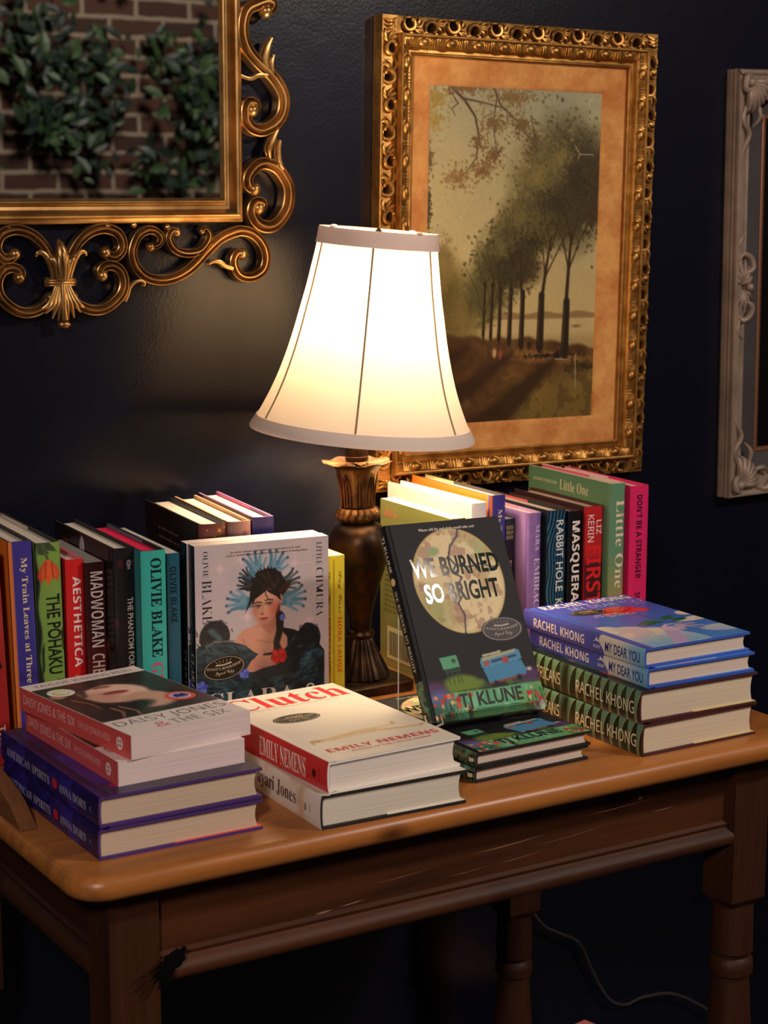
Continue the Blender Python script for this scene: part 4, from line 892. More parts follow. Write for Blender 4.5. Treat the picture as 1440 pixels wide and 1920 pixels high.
S = Art(24, 180, b.h/b.t, (24, 20, 22)); S.put(S.ell(.32, .075, .14, .18, 0, .08)*.7, (90, 26, 28)); S.put(S.ell(.94, .075, .12, .18, 0, .08)*.7, (96, 28, 28)); S.put(S.ell(.1, .36, .12, .2, 0, .1)*.7, (84, 26, 28)); b.spine_art(S)
b.oval('spine', .0160, .0165, .0036, .0026, (150, 148, 150), .0004); b.shape('spine', [(.0185, .0150), (.0225, .0148), (.0225, .0182), (.0185, .0180)], (140, 138, 142))
for q in (.0157, .0174): b.oval('spine', .0158, q, .0010, .0006, (30, 26, 28), .0006, 10)
b.text('spine', 'THE PHANTOM FOREST', .052, .136, .0140, .0205, (226, 212, 196), 'plain', .012); b.done()
b = up_book('turquoise hardback with bright pink page edges', .1361, -.053, .2140, .0268, .165, 3.5, (60, 130, 130), (58, 130, 130), (56, 172, 158), UL, .1, pages=(232, 40, 92), flap=(92, 140, 138), flap_at=.35, case=(40, 40, 42), rnd=.003)
b.text('spine', 'OLIVIE BLAKE', .008, .1120, .0095, .0215, (14, 36, 40), 'serif', .006); b.text('spine', 'GIRL', .118, .158, .0085, .0215, (216, 66, 100), 'serif', -.004); b.done()
b = up_book('slim dark teal paperback beside the turquoise hardback', .1752, -.032, .2036, .0142, .162, 3.5, (24, 74, 92), (24, 72, 90), (26, 84, 104), UL, .1, hard=False, pages=(196, 194, 192))
b.text('spine', 'OLIVIE BLAKE', .014, .0740, .0035, .0105, (12, 32, 42), 'bold'); b.text('spine', 'MASTERS OF DEATH', .085, .155, .0040, .0085, (40, 104, 122), 'sans'); b.oval('spine', .188, .004, .010, .004, (20, 26, 30)); b.done()
# back row of three
b = up_book('thick brown-red hardback with gilt stars, left of the three books at the wall', .2343, .015, .2218, .0318, .175, 5.8, (50, 26, 24), (44, 22, 20), (92, 40, 32), UB, 0, case=(24, 20, 20), flap=(50, 42, 38), flap_at=.02, rnd=.006)
b.words('back', .045, .115, .196, .2005, (116, 84, 74), 1); b.words('back', .048, .118, .186, .1905, (116, 84, 74), 2); b.words('back', .065, .115, .176, .1805, (104, 76, 66), 4)
def star(a, c, r): b.shape('spine', [(a+(r if i % 2 == 0 else r*.4)*math.cos(PI*i/5), c+(r if i % 2 == 0 else r*.4)*math.sin(PI*i/5)) for i in range(10)], (196, 130, 60), .0004)
star(.0075, .0225, .0032); star(.0065, .0085, .0016); star(.0135, .0170, .0010); star(.0050, .0290, .0014)
for p in ([(.0165, .006), (.0170, .006), (.0170, .026), (.0165, .026)], [(.0165, .006), (.06, .006), (.06, .0064), (.0165, .0064)], [(.0165, .0256), (.06, .0256), (.06, .026), (.0165, .026)]): b.shape('spine', p, (150, 84, 56), .0004)
b.done()
b = up_book('rosy tan hardback with an apricot flap, middle of the three books at the wall', .2675, .012, .2220, .0270, .180, 7, (226, 178, 122), (110, 84, 76), (150, 100, 92), UB, 0, case=(214, 170, 130), flap=(232, 176, 104), flap_at=.40, rnd=.005)
S = Art(24, 30, b.h/b.t, (120, 84, 80)); S.put(sstep(.2, .9, S.X), (176, 122, 108)); S.put(sstep(.5, .7, S.noise(3, 4))*.7, (84, 56, 58)); b.spine_art(S); b.done()
b = up_book('navy hardback with a hot pink flap, right of the three books at the wall', .3003, .015, .2232, .0250, .180, 7, (150, 90, 140), (40, 32, 84), (44, 34, 96), UB, 0, case=(150, 110, 150), flap=(232, 76, 140), flap_at=.36); b.done()
# two yellow paperbacks beside the lamp
def yellow(label, x, y, h, t):
    b = up_book(label, x, y, h, t, .128, 2.5, (224, 206, 60), (222, 204, 56), (222, 204, 58), 'yellow paperbacks beside the lamp', 0, hard=False, pages=(244, 232, 196))
    b.text('spine', 'Day Care', .018, .066, t*.30, t*.74, (120, 92, 30), 'script'); b.text('spine', 'NORA LANGE', .070, .1330, t*.30, t*.72, (222, 104, 34), 'bold'); b.shape('spine', [(.004, .0002), (h-.004, .0002), (h-.004, .0007), (.004, .0007)], (206, 150, 40)); return b.done()
b = yellow('yellow paperback half hidden by the blue-handed portrait book', .3625, -.031, .1805, .0128)
c = relabel_copy(b, 'yellow paperback with an orange spine name, next to the lamp foot'); c.stand(.3765, -.032, 2.5)

# ---- portrait paperbacks shown face on
def clara(label):
    b = Book(label,   .1535, .2075, .0185, (206, 190, 186), (22, 34, 38), (20, 36, 42), hard=False, pages=(240, 226, 214), group='portrait paperbacks shown face on', rough=.28)
    h, w = b.h, b.w; A = Art(260, 352, h/w, (200, 186, 186)); rq = random.Random(9); a = A.a
    n = A.noise(5, 2); A.put(sstep(.4, .7, n)*.6, (212, 192, 190)); A.put(sstep(.45, .7, A.noise(3, 12))*.5, (186, 176, 184))
    def N(px, py): return ((px-230)/912, (py-(233-.085*(px-230)))/1290)
    def L(*pts): return [N(*p) for p in pts]
    for px, py, r_ in ((395, 382, 60), (905, 345, 110), (540, 320, 35), (575, 705, 50), (1005, 735, 30)):
        x, y = N(px, py)
        for d_ in ((r_/912, .0), (0, r_/1290)): A.put(A.stroke([(x-d_[0], y-d_[1]), (x, y), (x+d_[0], y+d_[1])], .0025, .0025, .006)*.8, (236, 196, 206))
        A.put(A.ell(x, y, .02, .02, 0, .04)*.7, (240, 206, 212))
    # halo of hands
    def hand(px, py, ang, s, c1, c2):
        x, y = N(px, py); ca, sa = math.cos(ang), math.sin(ang)
        def q(u, v): return (x+(u*ca-v*sa)*s, y+(u*sa+v*ca)*s/a)
        A.put(A.stroke([q(-1.2, 0), q(-.3, 0)], .30*s, .34*s, .008), c1); A.put(A.ell(*q(-.05, 0), .50*s, .46*s, ang, .008), c1); A.put(A.ell(*q(0, .05), .25*s, .22*s, ang, .02), c2)
        for k, (f, Lk) in enumerate(((-.36, .86), (-.13, 1.02), (.13, 1.0), (.36, .82))): A.put(A.stroke([q(.25, f*.9), q(.65, f*1.25), q(Lk, f*1.75)], .12*s, .08*s, .005), c2 if k % 2 else c1); A.put(A.ell(*q(Lk, f*1.75), .05*s, .05*s), (44, 56, 66))
        A.put(A.stroke([q(-.15, .38), q(.15, .62), q(.40, .80)], .11*s, .07*s, .005), c2)
    B1, B2 = (92, 136, 158), (122, 160, 176); D1, D2 = (66, 80, 86), (104, 112, 110)
    hand(585, 500, -2.75, .075, (46, 48, 52), (66, 70, 72)); hand(590, 440, -2.45, .07, (50, 56, 62), (80, 96, 104)); hand(850, 470, -.45, .095, D1, D2); hand(640, 380, -1.85, .115, B1, B2); hand(765, 372, -1.2, .115, B1, B2); hand(545, 610, 3.25, .115, B1, B2); hand(868, 585, -.1, .12, B1, B2)
    hair = (44, 38, 34); A.put(A.poly(L((600, 520), (640, 440), (690, 390), (740, 380), (800, 420), (850, 470), (845, 530), (815, 570), (800, 640), (810, 760), (790, 900), (750, 960), (780, 780), (760, 560), (640, 560), (560, 690), (590, 600))), hair); A.put(A.ell(*N(725, 480), .115, .105, 0, .008), hair)
    for k in range(60):
        t = rq.uniform(-PI, .2); x_, y_ = 725+105*math.cos(t), 480+95*math.sin(t); A.put(A.stroke(L((x_, y_), (x_+rq.uniform(-8, 22)*math.cos(t)+rq.uniform(-10, 10), y_+rq.uniform(0, 24)*math.sin(t))), .006, .0015), hair)
    for k in range(40):
        t = rq.uniform(-2.9, -.3); A.put(A.stroke(L((725+95*math.cos(t), 485+88*math.sin(t)), (725+60*math.cos(t+.3), 500+50*math.sin(t+.2)), (715+rq.uniform(-40, 60), 520)), .003, .002)*.5, rq.choice([(84, 66, 54), (64, 52, 46), (28, 24, 24)]))
    A.put(A.stroke(L((790, 560), (830, 520), (860, 480)), .03, .02, .01), (70, 50, 44))
    # dark arms and heads at both sides
    A.put(A.ell(*N(355, 840), .112, .115, .3, .008), (36, 38, 42)); A.put(A.poly(L((230, 920), (300, 870), (480, 880), (560, 900), (650, 960), (620, 1040), (700, 1100), (1110, 940), (1110, 1320), (230, 1320))), (40, 58, 64)); A.put(A.poly(L((800, 780), (900, 800), (960, 830), (1060, 880), (1110, 950), (1110, 1100), (820, 1100), (780, 930))), (36, 36, 40)); A.put(A.ell(*N(1005, 850), .085, .10, -.3, .008), (36, 36, 40))
    dk = A.poly(L((228, 900), (1112, 900), (1112, 1330), (228, 1330)))*(A.I.sum(2) < 300); A.put(dk*sstep(.5, .62, A.noise(6, 9))*.8, (64, 96, 104)); A.put(dk*sstep(.58, .66, A.noise(9, 3))*.7, (26, 32, 38)); A.put(A.stroke(L((300, 900), (360, 872), (460, 870)), .012, .008, .012)*.8, (120, 112, 104)); A.put(A.stroke(L((340, 800), (390, 850), (370, 870)), .02, .01, .02)*.7, (76, 108, 104)); A.put(A.stroke(L((960, 1020), (1030, 950), (1080, 960)), .03, .02, .03)*.8, (76, 116, 136))
    dark = (A.I.sum(2) < 330)
    for cx, cy, r_, n_ in ((355, 840, 118, 70), (1005, 850, 92, 60)):
        for k in range(n_):
            t = rq.uniform(-PI, PI); q_ = rq.uniform(.5, 1.08); x_, y_ = cx+r_*q_*math.cos(t), cy+r_*q_*math.sin(t); A.put(A.stroke(L((x_, y_), (x_-18*math.sin(t)+rq.uniform(-8, 8), y_+18*math.cos(t)+rq.uniform(-8, 8))), .005, .0015)*.8, rq.choice([(30, 31, 36), (46, 50, 54), (24, 24, 28), (56, 66, 68)]))
    keep = A.I.copy()
    for k in range(520):
        x_, y_ = N(rq.uniform(228, 1112), rq.uniform(860, 1330)); A.dab(x_, y_, rq.uniform(.02, .06), rq.uniform(.006, .014), rq.uniform(-.9, .1) if x_ > .5 else rq.uniform(-.2, .9), rq.choice([(30, 42, 48), (44, 66, 74), (24, 28, 34), (64, 94, 102), (36, 50, 56), (26, 34, 40)]), .6)
    A.I = np.where(dark[..., None], A.I, keep)
    A.put(A.stroke(L((322, 800), (370, 842), (395, 850), (380, 872)), .016, .010, .012)*.8, (74, 104, 102)); A.put(A.stroke(L((300, 905), (360, 874), (470, 872)), .008, .004, .008)*.8, (132, 120, 110)); A.put(A.stroke(L((250, 960), (330, 900), (480, 905)), .012, .006, .014)*.7, (62, 92, 100))
    # face, neck, shoulders
    sk = (212, 156, 126); A.put(A.poly(L((485, 880), (540, 800), (640, 765), (680, 750), (720, 800), (780, 720), (800, 790), (850, 850), (850, 910), (770, 1000), (700, 990), (620, 950), (560, 900))), (214, 154, 126)); A.put(A.poly(L((640, 700), (770, 690), (790, 770), (730, 830), (690, 800))), (196, 132, 106))
    A.put(A.ell(*N(700, 640), .088, .125, .12, .012), sk); A.put(A.ell(*N(712, 610), .092, .085, .1, .012), sk); A.put(A.ell(*N(762, 655), .04, .05, 0, .05)*.7, (206, 100, 84)); A.put(A.ell(*N(632, 668), .03, .05, 0, .04)*.6, (186, 112, 92)); A.put(A.ell(*N(690, 745), .06, .03, 0, .04)*.5, (170, 108, 86)); A.put(A.ell(*N(805, 590), .018, .035, .1, .008), (206, 140, 116))
    A.put(A.poly(L((612, 560), (640, 520), (720, 515), (690, 545), (630, 590), (612, 640))), hair); A.put(A.poly(L((690, 515), (800, 540), (810, 600), (780, 570), (730, 545))), hair); A.put(A.stroke(L((700, 525), (705, 560), (722, 590)), .004, .003), hair)
    for ex_, ey_ in ((648, 640), (725, 622)): A.put(A.ell(*N(ex_, ey_-8), .030, .018, -.1, .02)*.5, (150, 98, 80)); A.put(A.ell(*N(ex_, ey_), .017, .006, -.15, .006), (222, 196, 180)); A.put(A.ell(*N(ex_+3, ey_), .0075, .0070), (52, 42, 40)); A.put(A.stroke(L((ex_-20, ey_-2), (ex_, ey_-9), (ex_+22, ey_-8)), .004), (62, 42, 38)); A.put(A.stroke(L((ex_-24, ey_-24), (ex_, ey_-32), (ex_+28, ey_-28)), .0045), (74, 52, 44))
    A.put(A.stroke(L((690, 620), (680, 665), (676, 682)), .006, .008, .01)*.7, (190, 124, 100)); A.put(A.ell(*N(680, 690), .016, .007, 0, .008), (150, 84, 70)); A.put(A.ell(*N(690, 722), .025, .010, -.1, .006), (176, 76, 70)); A.put(A.stroke(L((660, 722), (690, 720), (718, 714)), .003), (120, 44, 44)); A.put(A.ell(*N(715, 770), .03, .012, -.2, .02)*.6, (186, 120, 96))
    A.put(A.stroke(L((545, 860), (560, 900)), .004, .004, .01)*.6, (170, 110, 90)); A.put(A.stroke(L((640, 870), (720, 885), (760, 870)), .005, .004, .012)*.6, (178, 116, 94)); A.put(A.stroke(L((690, 940), (700, 960)), .004, .004, .01)*.5, (180, 110, 90))
    A.put(A.stroke(L((800, 700), (800, 800), (775, 890), (800, 960)), .03, .02, .012), hair); A.put(A.stroke(L((770, 900), (760, 960), (690, 970)), .012, .008, .01), (36, 32, 32))
    A.put(A.poly(L((600, 1070), (690, 1030), (760, 960), (840, 930), (850, 1110), (640, 1130))), (34, 44, 50))
    # her hand with a red flower, blue flowers
    A.put(A.poly(L((560, 1080), (600, 1010), (650, 975), (720, 985), (760, 1010), (740, 1050), (680, 1062), (610, 1090))), (214, 150, 122))
    for k in range(4): A.put(A.stroke(L((640, 985+k*20), (710, 985+k*18), (770, 992+k*14)), .011, .008, .006), (222-6*k, 158-4*k, 130)); A.put(A.stroke(L((650, 996+k*20), (760, 1000+k*15)), .002), (150, 96, 78))
    r = random.Random(4)
    for cx, cy, rr, c1, c2, nn in ((790, 980, 52, (224, 54, 44), (196, 34, 36), 9), (820, 715, 22, (92, 100, 190), (122, 130, 210), 6), (552, 1095, 34, (82, 92, 186), (116, 126, 206), 8), (265, 1185, 40, (70, 80, 176), (104, 114, 200), 8)):
        for k in range(nn):
            t = 2*PI*k/nn+r.random(); A.put(A.ell(*N(cx+rr*.6*math.cos(t), cy+rr*.6*math.sin(t)), rr*.5/912, rr*.36/912, t, .008), c1 if k % 2 else c2)
    b.front_art(A, .0004)
    K = (46, 42, 46)
    b.text('front', '"An artistic seduction of the highest order, an invitation to sin itself."', .255*w, .79*w, h*.947, h*.960, (80, 70, 72), 'serif_it'); b.text('front', '\u2014ALIX E. HARROW, New York Times bestselling author of Starling House', .215*w, .84*w, h*.930, h*.942, (80, 70, 72), 'serif')
    b.text('front', 'OLIVIE', .030*h, .165*h, .060*w, .098*w, K, 'serif', -.016, down=True); b.text('front', 'BLAKE', .180*h, .405*h, .052*w, .122*w, K, 'serif', -.016, down=True)
    b.text('front', 'LITTLE', .030*h, .150*h, .908*w, .948*w, K, 'serif', -.016, down=True); b.text('front', 'CHMURA', .165*h, .425*h, .903*w, .958*w, K, 'serif', -.016, down=True)
    b.text('front', 'CLARA &', .075*w, .92*w, h*.125, h*.222, (226, 214, 200), 'serif', -.010)
    b.text('front', 'THE DEVIL', .075*w, .92*w, h*.020, h*.110, (226, 214, 200), 'serif', -.010)
    b.sticker(.205*w, h*.352, .0245, .0130, .13, (210, 190, 150), (50, 40, 34))
    T = b.t
    b.text('spine', 'BLAKE', .035, .060, T*.36, T*.62, (70, 116, 124), 'serif'); b.oval('spine', .067, T*.5, .0012, .0012, (54, 96, 104)); b.text('spine', 'CHMURA', .072, .108, T*.36, T*.62, (54, 96, 104), 'serif')
    b.text('spine', 'CLARA &', .118, .166, T*.25, T*.72, (216, 212, 204), 'serif_it', -.010); b.text('spine', 'THE DEVIL', .169, .2050, T*.30, T*.68, (216, 212, 204), 'serif_it', -.010)
    b.text('spine', 'C', .010, .018, T*.2, T*.6, (60, 70, 78), 'serif')
    return b.done()
CA = 0.112
ex = Vector((math.cos(CA), -math.sin(CA), 0)); nr = ex.cross(Vector((0, 0, 1)))
b = clara('pale mauve paperback with a portrait haloed by blue hands, facing front'); b.face((.2072, -.0312, 0), ex, Vector((0, 0, 1)))
c = relabel_copy(b, 'second copy of the mauve portrait paperback, tucked right behind the front one'); c.face(Vector((.2052, -.0312, 0))-nr*.0192, ex, Vector((0, 0, 1)))

# ---- right row
b = up_book('olive green paperback with a barcode, behind the lamp foot', .532, -.030, .2065, .0195, .163, 2, (226, 210, 90), (124, 124, 66), (120, 120, 62), UR, 0, hard=False, pages=(244, 232, 200))
w, h = b.w, b.h
b.text('back', 'Hello', .010, .040, h*.905, h*.955, (206, 110, 84), 'script')
for k in range(13): b.words('back', .012, w*(.78 if k % 4 else .62), h*(.70-k*.030), h*(.711-k*.030), (86, 82, 50), k)
b.shape('back', [(.018, .012), (.105, .012), (.105, .052), (.018, .052)], (196, 186, 130)); x = .022
for k in range(34):
    r_ = random.Random(k+50); d_ = r_.choice([.0006, .0009, .0014]); b.shape('back', [(x, .016), (x+d_, .016), (x+d_, .046), (x, .046)], (36, 32, 24), .0005); x += d_+r_.choice([.0007, .0012])
b.oval('back', .050, .066, .0035, .003, (206, 84, 60)); b.words('back', .056, .085, .063, .068, (206, 84, 60), 8)
b.shape('front', [(.002, .002), (w*.62, .002), (w*.62, .003), (.002, .003)], (180, 160, 60)); b.done()
b = up_book('white hardback with black spine lettering, brightly lit behind the lamp', .5805, .0, .2158, .0212, .185, 0, (244, 236, 216), (240, 228, 206), (232, 224, 218), UR, 0, case=(246, 238, 220), pages=(250, 242, 222), flap=(250, 244, 226), flap_at=.3)
b.text('spine', 'TH', .018, .042, .0070, .0155, (40, 38, 40), 'bold'); b.done()
train('navy spined hardback with orange boards behind the moon book', .6069, .001, .2226, .0215, .180, 2.3, 0, UR)
b = up_book('small black paperback with a boxed note at its spine head, right of the navy spine', .6302, .001, .1922, .0128, .120, 3, (30, 32, 40), (28, 32, 42), (24, 30, 40), UR, 0, hard=False)
b.shape('spine', [(.002, .0005), (.026, .0005), (.026, .0122), (.002, .0122)], (44, 56, 70), .0002)
T = b.t
for q, s_ in enumerate(('READING', 'GROUP', 'GUIDE')): b.mb.add([b.spine_pt(.008+.006*q+.0045*(1-y), .0015+.0095*x, .0004) for x, y in text_mesh(s_, 'bold')[0]], text_mesh(s_, 'bold')[1], ink((206, 186, 120)))
b.text('spine', 'B O Y S', .050, .110, .0035, .0095, (222, 216, 208), 'bold'); b.done()
b = up_book('lavender hardback with pale serif lettering in the right row', .6454, -.021, .2016, .0195, .150, 2, (206, 120, 130), (150, 116, 168), (120, 88, 150), UR, 0, flap=(214, 120, 130), flap_at=.3, case=(176, 140, 180), rnd=.004)
S = Art(20, 60, b.h/b.t, (140, 106, 166)); S.put(sstep(.5, 1, S.X), (112, 80, 142)); S.put(sstep(.45, .65, S.noise(3, 7))*.6, (156, 124, 178)); b.spine_art(S)
b.text('spine', 'MARA', .014, .046, .0100, .0160, (222, 208, 222), 'serif', -.006); b.text('spine', 'EMBRACE', .054, .122, .0085, .0170, (222, 208, 222), 'serif', -.006); b.done()
b = up_book('navy hardback with wavy teal lines on its spine', .6673, -.031, .2040, .0258, .150, 2, (120, 44, 52), (26, 30, 38), (18, 30, 44), UR, 0, flap=(206, 96, 100), flap_at=.5, case=(30, 28, 30), rnd=.004)
S = Art(70, 330, b.h/b.t, (14, 26, 40)); d_ = np.hypot(S.X-1.6, (S.Y-.42)*2.6)+.05*np.sin(S.Y*22); S.put((np.sin(d_*46) > .15)*.9, (48, 110, 140)); b.spine_art(S)
b.text('spine', 'RABBIT HOLE', .012, .098, .0110, .0220, (226, 220, 206), 'plain', .010); b.text('spine', 'KATE BRODY', .107, .180, .0110, .0220, (226, 220, 206), 'plain', .010); b.done()
b = up_book('black hardback with heavy white capitals, left of the scarlet spine', .6950, -.035, .2012, .0190, .150, 2, (40, 36, 36), (30, 28, 28), (18, 17, 19), UR, 0, case=(60, 30, 34), flap=(60, 34, 40), flap_at=.2)
b.text('spine', 'MASQUERADE', .012, .132, .0030, .0165, (236, 228, 216), 'bold', .004); b.done()
b = up_book('scarlet spined hardback with blood red lettering beside the green book', .7156, -.042, .2058, .0260, .152, 2, (90, 30, 40), (52, 28, 32), (176, 34, 36), UR, 0, case=(70, 34, 40), flap=(78, 36, 44), flap_at=.3)
S = Art(20, 80, b.h/b.t, (186, 36, 38)); S.put(sstep(.28, .36, S.Y), (70, 26, 28)); b.spine_art(S)
b.text('spine', 'KERIN', .010, .043, .0030, .0115, (236, 214, 204), 'sans', .006); b.text('spine', 'LIZ', .017, .034, .0150, .0225, (236, 214, 204), 'sans', .006); b.text('spine', 'FIRST', .048, .120, .0020, .0230, (216, 38, 42), 'bold'); b.done()
b = up_book('tall green and amber hardback near the right end of the back row', .7431, -.052, .2330, .0222, .170, 2, (226, 206, 190), (96, 142, 104), (110, 150, 110), UR, 0, pages=(236, 220, 204), flap=(226, 96, 120), flap_at=.4, rnd=.005)
S = Art(20, 60, b.h/b.t, (100, 146, 110)); t = S.Y[..., None]; S.I = np.where(t < .35, np.array((98, 146, 110.)), np.array((98, 146, 110.))*(1-np.clip((t-.35)/.45, 0, 1))+np.array((206, 146, 72.))*np.clip((t-.35)/.45, 0, 1)); b.spine_art(S)
A = Art(30, 40, b.h/b.w, (92, 142, 106)); t = A.Y[..., None]; A.I = np.array((88, 140, 104.))*(1-t)+np.array((196, 150, 90.))*t; b.back_art(A)
b.text('spine', 'Little One', .020, .1270, .0070, .0195, (230, 214, 178), 'serif', -.004); h = b.h; b.text('back', 'ADVANCE PRAISE FOR', .010, .062, h-.0165, h-.0125, (206, 206, 176), 'bold'); b.text('back', 'Little One', .068, .128, h-.0215, h-.0085, (226, 216, 186), 'serif', -.006); b.done()
b = up_book('hot pink hardback with black capitals, last at the right end of the back row', .7670, -.062, .2290, .0265, .170, 2, (240, 190, 196), (206, 40, 90), (222, 40, 100), UR, 0, case=(222, 46, 104), pages=(246, 224, 220), flap=(240, 200, 206), flap_at=.45)
b.text('spine', "DON'T BE A STRANGER", .011, .1130, .0085, .0165, (40, 22, 34), 'bold'); b.text('spine', 'SUSAN MINOT', .130, .190, .0085, .0165, (40, 22, 34), 'bold'); b.done()

# ------------------------------------------------------------------ gilt mirror on the wall
def gilt(name, rgb, hi, rough=.34, scale=30):
    m = bpy.data.materials.new(name); m.use_nodes = True; nt = m.node_tree; b = nt.nodes['Principled BSDF']
    tc = nt.nodes.new('ShaderNodeTexCoord'); n = nt.nodes.new('ShaderNodeTexNoise'); n.inputs['Scale'].default_value = scale; n.inputs['Detail'].default_value = 6
    nt.links.new(tc.outputs['Object'], n.inputs['Vector']); r = nt.nodes.new('ShaderNodeValToRGB'); r.color_ramp.elements[0].position = .35; r.color_ramp.elements[1].position = .7
    r.color_ramp.elements[0].color = (*lin(rgb), 1); r.color_ramp.elements[1].color = (*lin(hi), 1)
    nt.links.new(n.outputs['Fac'], r.inputs['Fac']); nt.links.new(r.outputs['Color'], b.inputs['Base Color']); b.inputs['Metallic'].default_value = .9; b.inputs['Roughness'].default_value = rough
    return m
GOLD = gilt('antique_gilt', (146, 110, 64), (202, 162, 104))
def mitre(mb, x0, x1, z0, z1, prof, m):
    """moulding round the rectangle; prof: (outward distance, depth in front of the back plane)"""
    k = len(prof); V = []
    for d, e in prof: V += [(x0-d, -e, z0-d), (x1+d, -e, z0-d), (x1+d, -e, z1+d), (x0-d, -e, z1+d)]
    F = [(i*4+j, i*4+(j+1) % 4, (i+1)*4+(j+1) % 4, (i+1)*4+j) for i in range(k-1) for j in range(4)]
    mb.add(V, F, m)
MX, MZ = .1625, .5375
mirror = empty('gilt_mirror', 'large gilt mirror with scrolled openwork frame, reflecting ivy on brick', 'mirror', Matrix.Translation((MX, WY, MZ)))
hw = .230
mb = MB(); IN = .0270
mitre(mb, -hw+IN, hw-IN, IN, 1.0, [(-.002, .012), (0, .016), (.0015, .0175), (.0035, .0175), (.0045, .014), (.0075, .012), (.0110, .013), (.0140, .017), (.0155, .0215), (.0175, .0230), (.0195, .0220), (.0205, .0185), (.0235, .0175), (.0262, .0150), (.027, .010), (.027, 0)], GOLD)
mb.build('frame', mirror, smooth=28)
def mirror_mat():
    m = bpy.data.materials.new('mirror_glass'); m.use_nodes = True; b = m.node_tree.nodes['Principled BSDF']
    b.inputs['Metallic'].default_value = 1; b.inputs['Base Color'].default_value = (.80, .82, .80, 1); b.inputs['Roughness'].default_value = .004; return m
mb = MB(); mb.box((-hw+IN-.002, -.0125, IN-.002), (hw-IN+.002, -.006, 1.002), mirror_mat()); mb.build('mirror_glass', mirror, smooth=None)
BANDP = [(-1, 0), (-1, .66), (-.93, .80), (-.76, .84), (-.66, .70), (-.56, .52), (-.44, .60), (-.30, .88), (-.1, 1.0), (.1, 1.0), (.30, .88), (.44, .60), (.56, .52), (.66, .70), (.76, .84), (.93, .80), (1, .66), (1, 0)]
def band(mb, pts, sx=1, dep=.016, y0=.005, wmul=1.45, ends=True):
    """fluted band swept in the wall plane; pts in mm on the wall: (x, z, half width)"""
    P = crom(np.array([((p[0]/1000-MX)*1.04, p[1]/1000-MZ, p[2]/1000*.8*wmul) for p in pts]), 5); P[:, 0] *= sx
    T = np.gradient(P[:, :2], axis=0); T /= np.linalg.norm(T, axis=1)[:, None]+1e-12; Nn = np.stack([-T[:, 1], T[:, 0]], 1); n = len(BANDP); V = []
    for i in range(len(P)):
        f = min(1.0, .85+.15*min(i, len(P)-1-i)/8.0)
        for a, d in BANDP: V.append((P[i, 0]+Nn[i, 0]*a*P[i, 2]*f, -(y0+d*dep*(.55+.45*f)), P[i, 1]+Nn[i, 1]*a*P[i, 2]*f))
    F = [(i*n+j, (i+1)*n+j, (i+1)*n+j+1, i*n+j+1) for i in range(len(P)-1) for j in range(n-1)]
    F += [(i*n+n-1, (i+1)*n+n-1, (i+1)*n, i*n) for i in range(len(P)-1)]+[tuple(range(n)), tuple((len(P)-1)*n+j for j in reversed(range(n)))]
    mb.add(V, F, GOLD)
    if ends:
        for i in (0, -1): mb.ball((P[i, 0], -(y0+dep*.55), P[i, 1]), P[i, 2]*1.22, GOLD, 12, 8, (1, 1.1, 1))
def leafshape(mb, pts, sx=1, dep=.012, y0=.008):
    """veined leaf: three lobes side by side following pts"""
    for off, k in ((-.55, .62), (.55, .62), (0, .9)):
        q = [(p[0]+off*p[2]*.9, p[1], p[2]*k*.72) for p in pts]
        P = crom(np.array([((a/1000-MX)*1.04, b/1000-MZ, c/1000) for a, b, c in q]), 5); P[:, 0] *= sx
        tube(mb, [(x, -(y0+dep*(.55 if off else .8)), z) for x, z, _ in P], list(P[:, 2]), GOLD, 8, .8)
RU = [(172,499,5.0),(182,516,5.1),(194,527,5.2),(207,532,5.3),(218,532,5.4),(229,527,5.5),(234,517,5.4),(233,508,5.3),(226,501,5.2),(218,502,5.1),(214,506,5.0)]
RL = [(175,457,5.0),(182,448,5.1),(195,442,5.2),(209,442,5.3),(222,449,5.4),(232,460,5.5),(235,473,5.5),(231,485,5.4),(222,491,5.3),(213,490,5.2),(208,485,5.1),(210,480,5.0)]
SS = [(268,511,4.0),(277,514,4.1),(280,522,4.3),(273,529,4.4),(264,530,4.6),(253,524,4.7),(247,512,4.9),(246,500,5.0),(251,487,5.2),(262,477,5.3),(278,473,5.5),(294,475,5.6),(310,482,5.8),(323,492,5.9),(336,505,6.0),(351,518,5.9),(366,525,5.8),(381,528,5.7),(396,523,5.7),(407,511,5.6),(411,496,5.5),(407,482,5.4),(394,474,5.4),(380,475,5.3),(372,483,5.2),(370,494,5.1),(375,502,5.1),(381,501,5.0)]
CC = [(300,527,4.0),(295,529,4.1),(290,522,4.2),(293,512,4.3),(302,505,4.4),(315,503,4.5),(328,506,4.2),(337,516,3.9),(339,525,3.6),(334,531,3.3),(331,528,3.0)]
R1 = [(414,780,5.0),(420,783,5.1),(421,789,5.1),(414,791,5.2),(400,786,5.3),(391,781,5.4),(386,772,5.4),(384,760,5.5),(385,748,5.6),(390,736,5.7),(398,726,5.7),(407,718,5.8),(417,710,5.9),(427,699,6.0),(434,686,6.0),(435,674,5.9),(432,662,5.8),(424,652,5.7),(413,646,5.7),(404,644,5.6),(394,647,5.5),(388,654,5.4),(387,660,5.4),(387,669,5.3),(391,675,5.2),(397,675,5.1),(399,672,5.1),(395,667,5.0)]
R2 = [(397,576,5.0),(390,579,5.1),(388,588,5.2),(393,597,5.3),(401,604,5.4),(412,606,5.5),(425,601,5.6),(434,591,5.7),(440,580,5.8),(441,567,5.9),(438,553,5.9),(429,540,5.8),(419,533,5.7),(407,533,5.6),(398,539,5.5),(393,549,5.4),(395,558,5.3),(401,561,5.2),(407,558,5.1),(402,554,5.0)]
mb = MB()
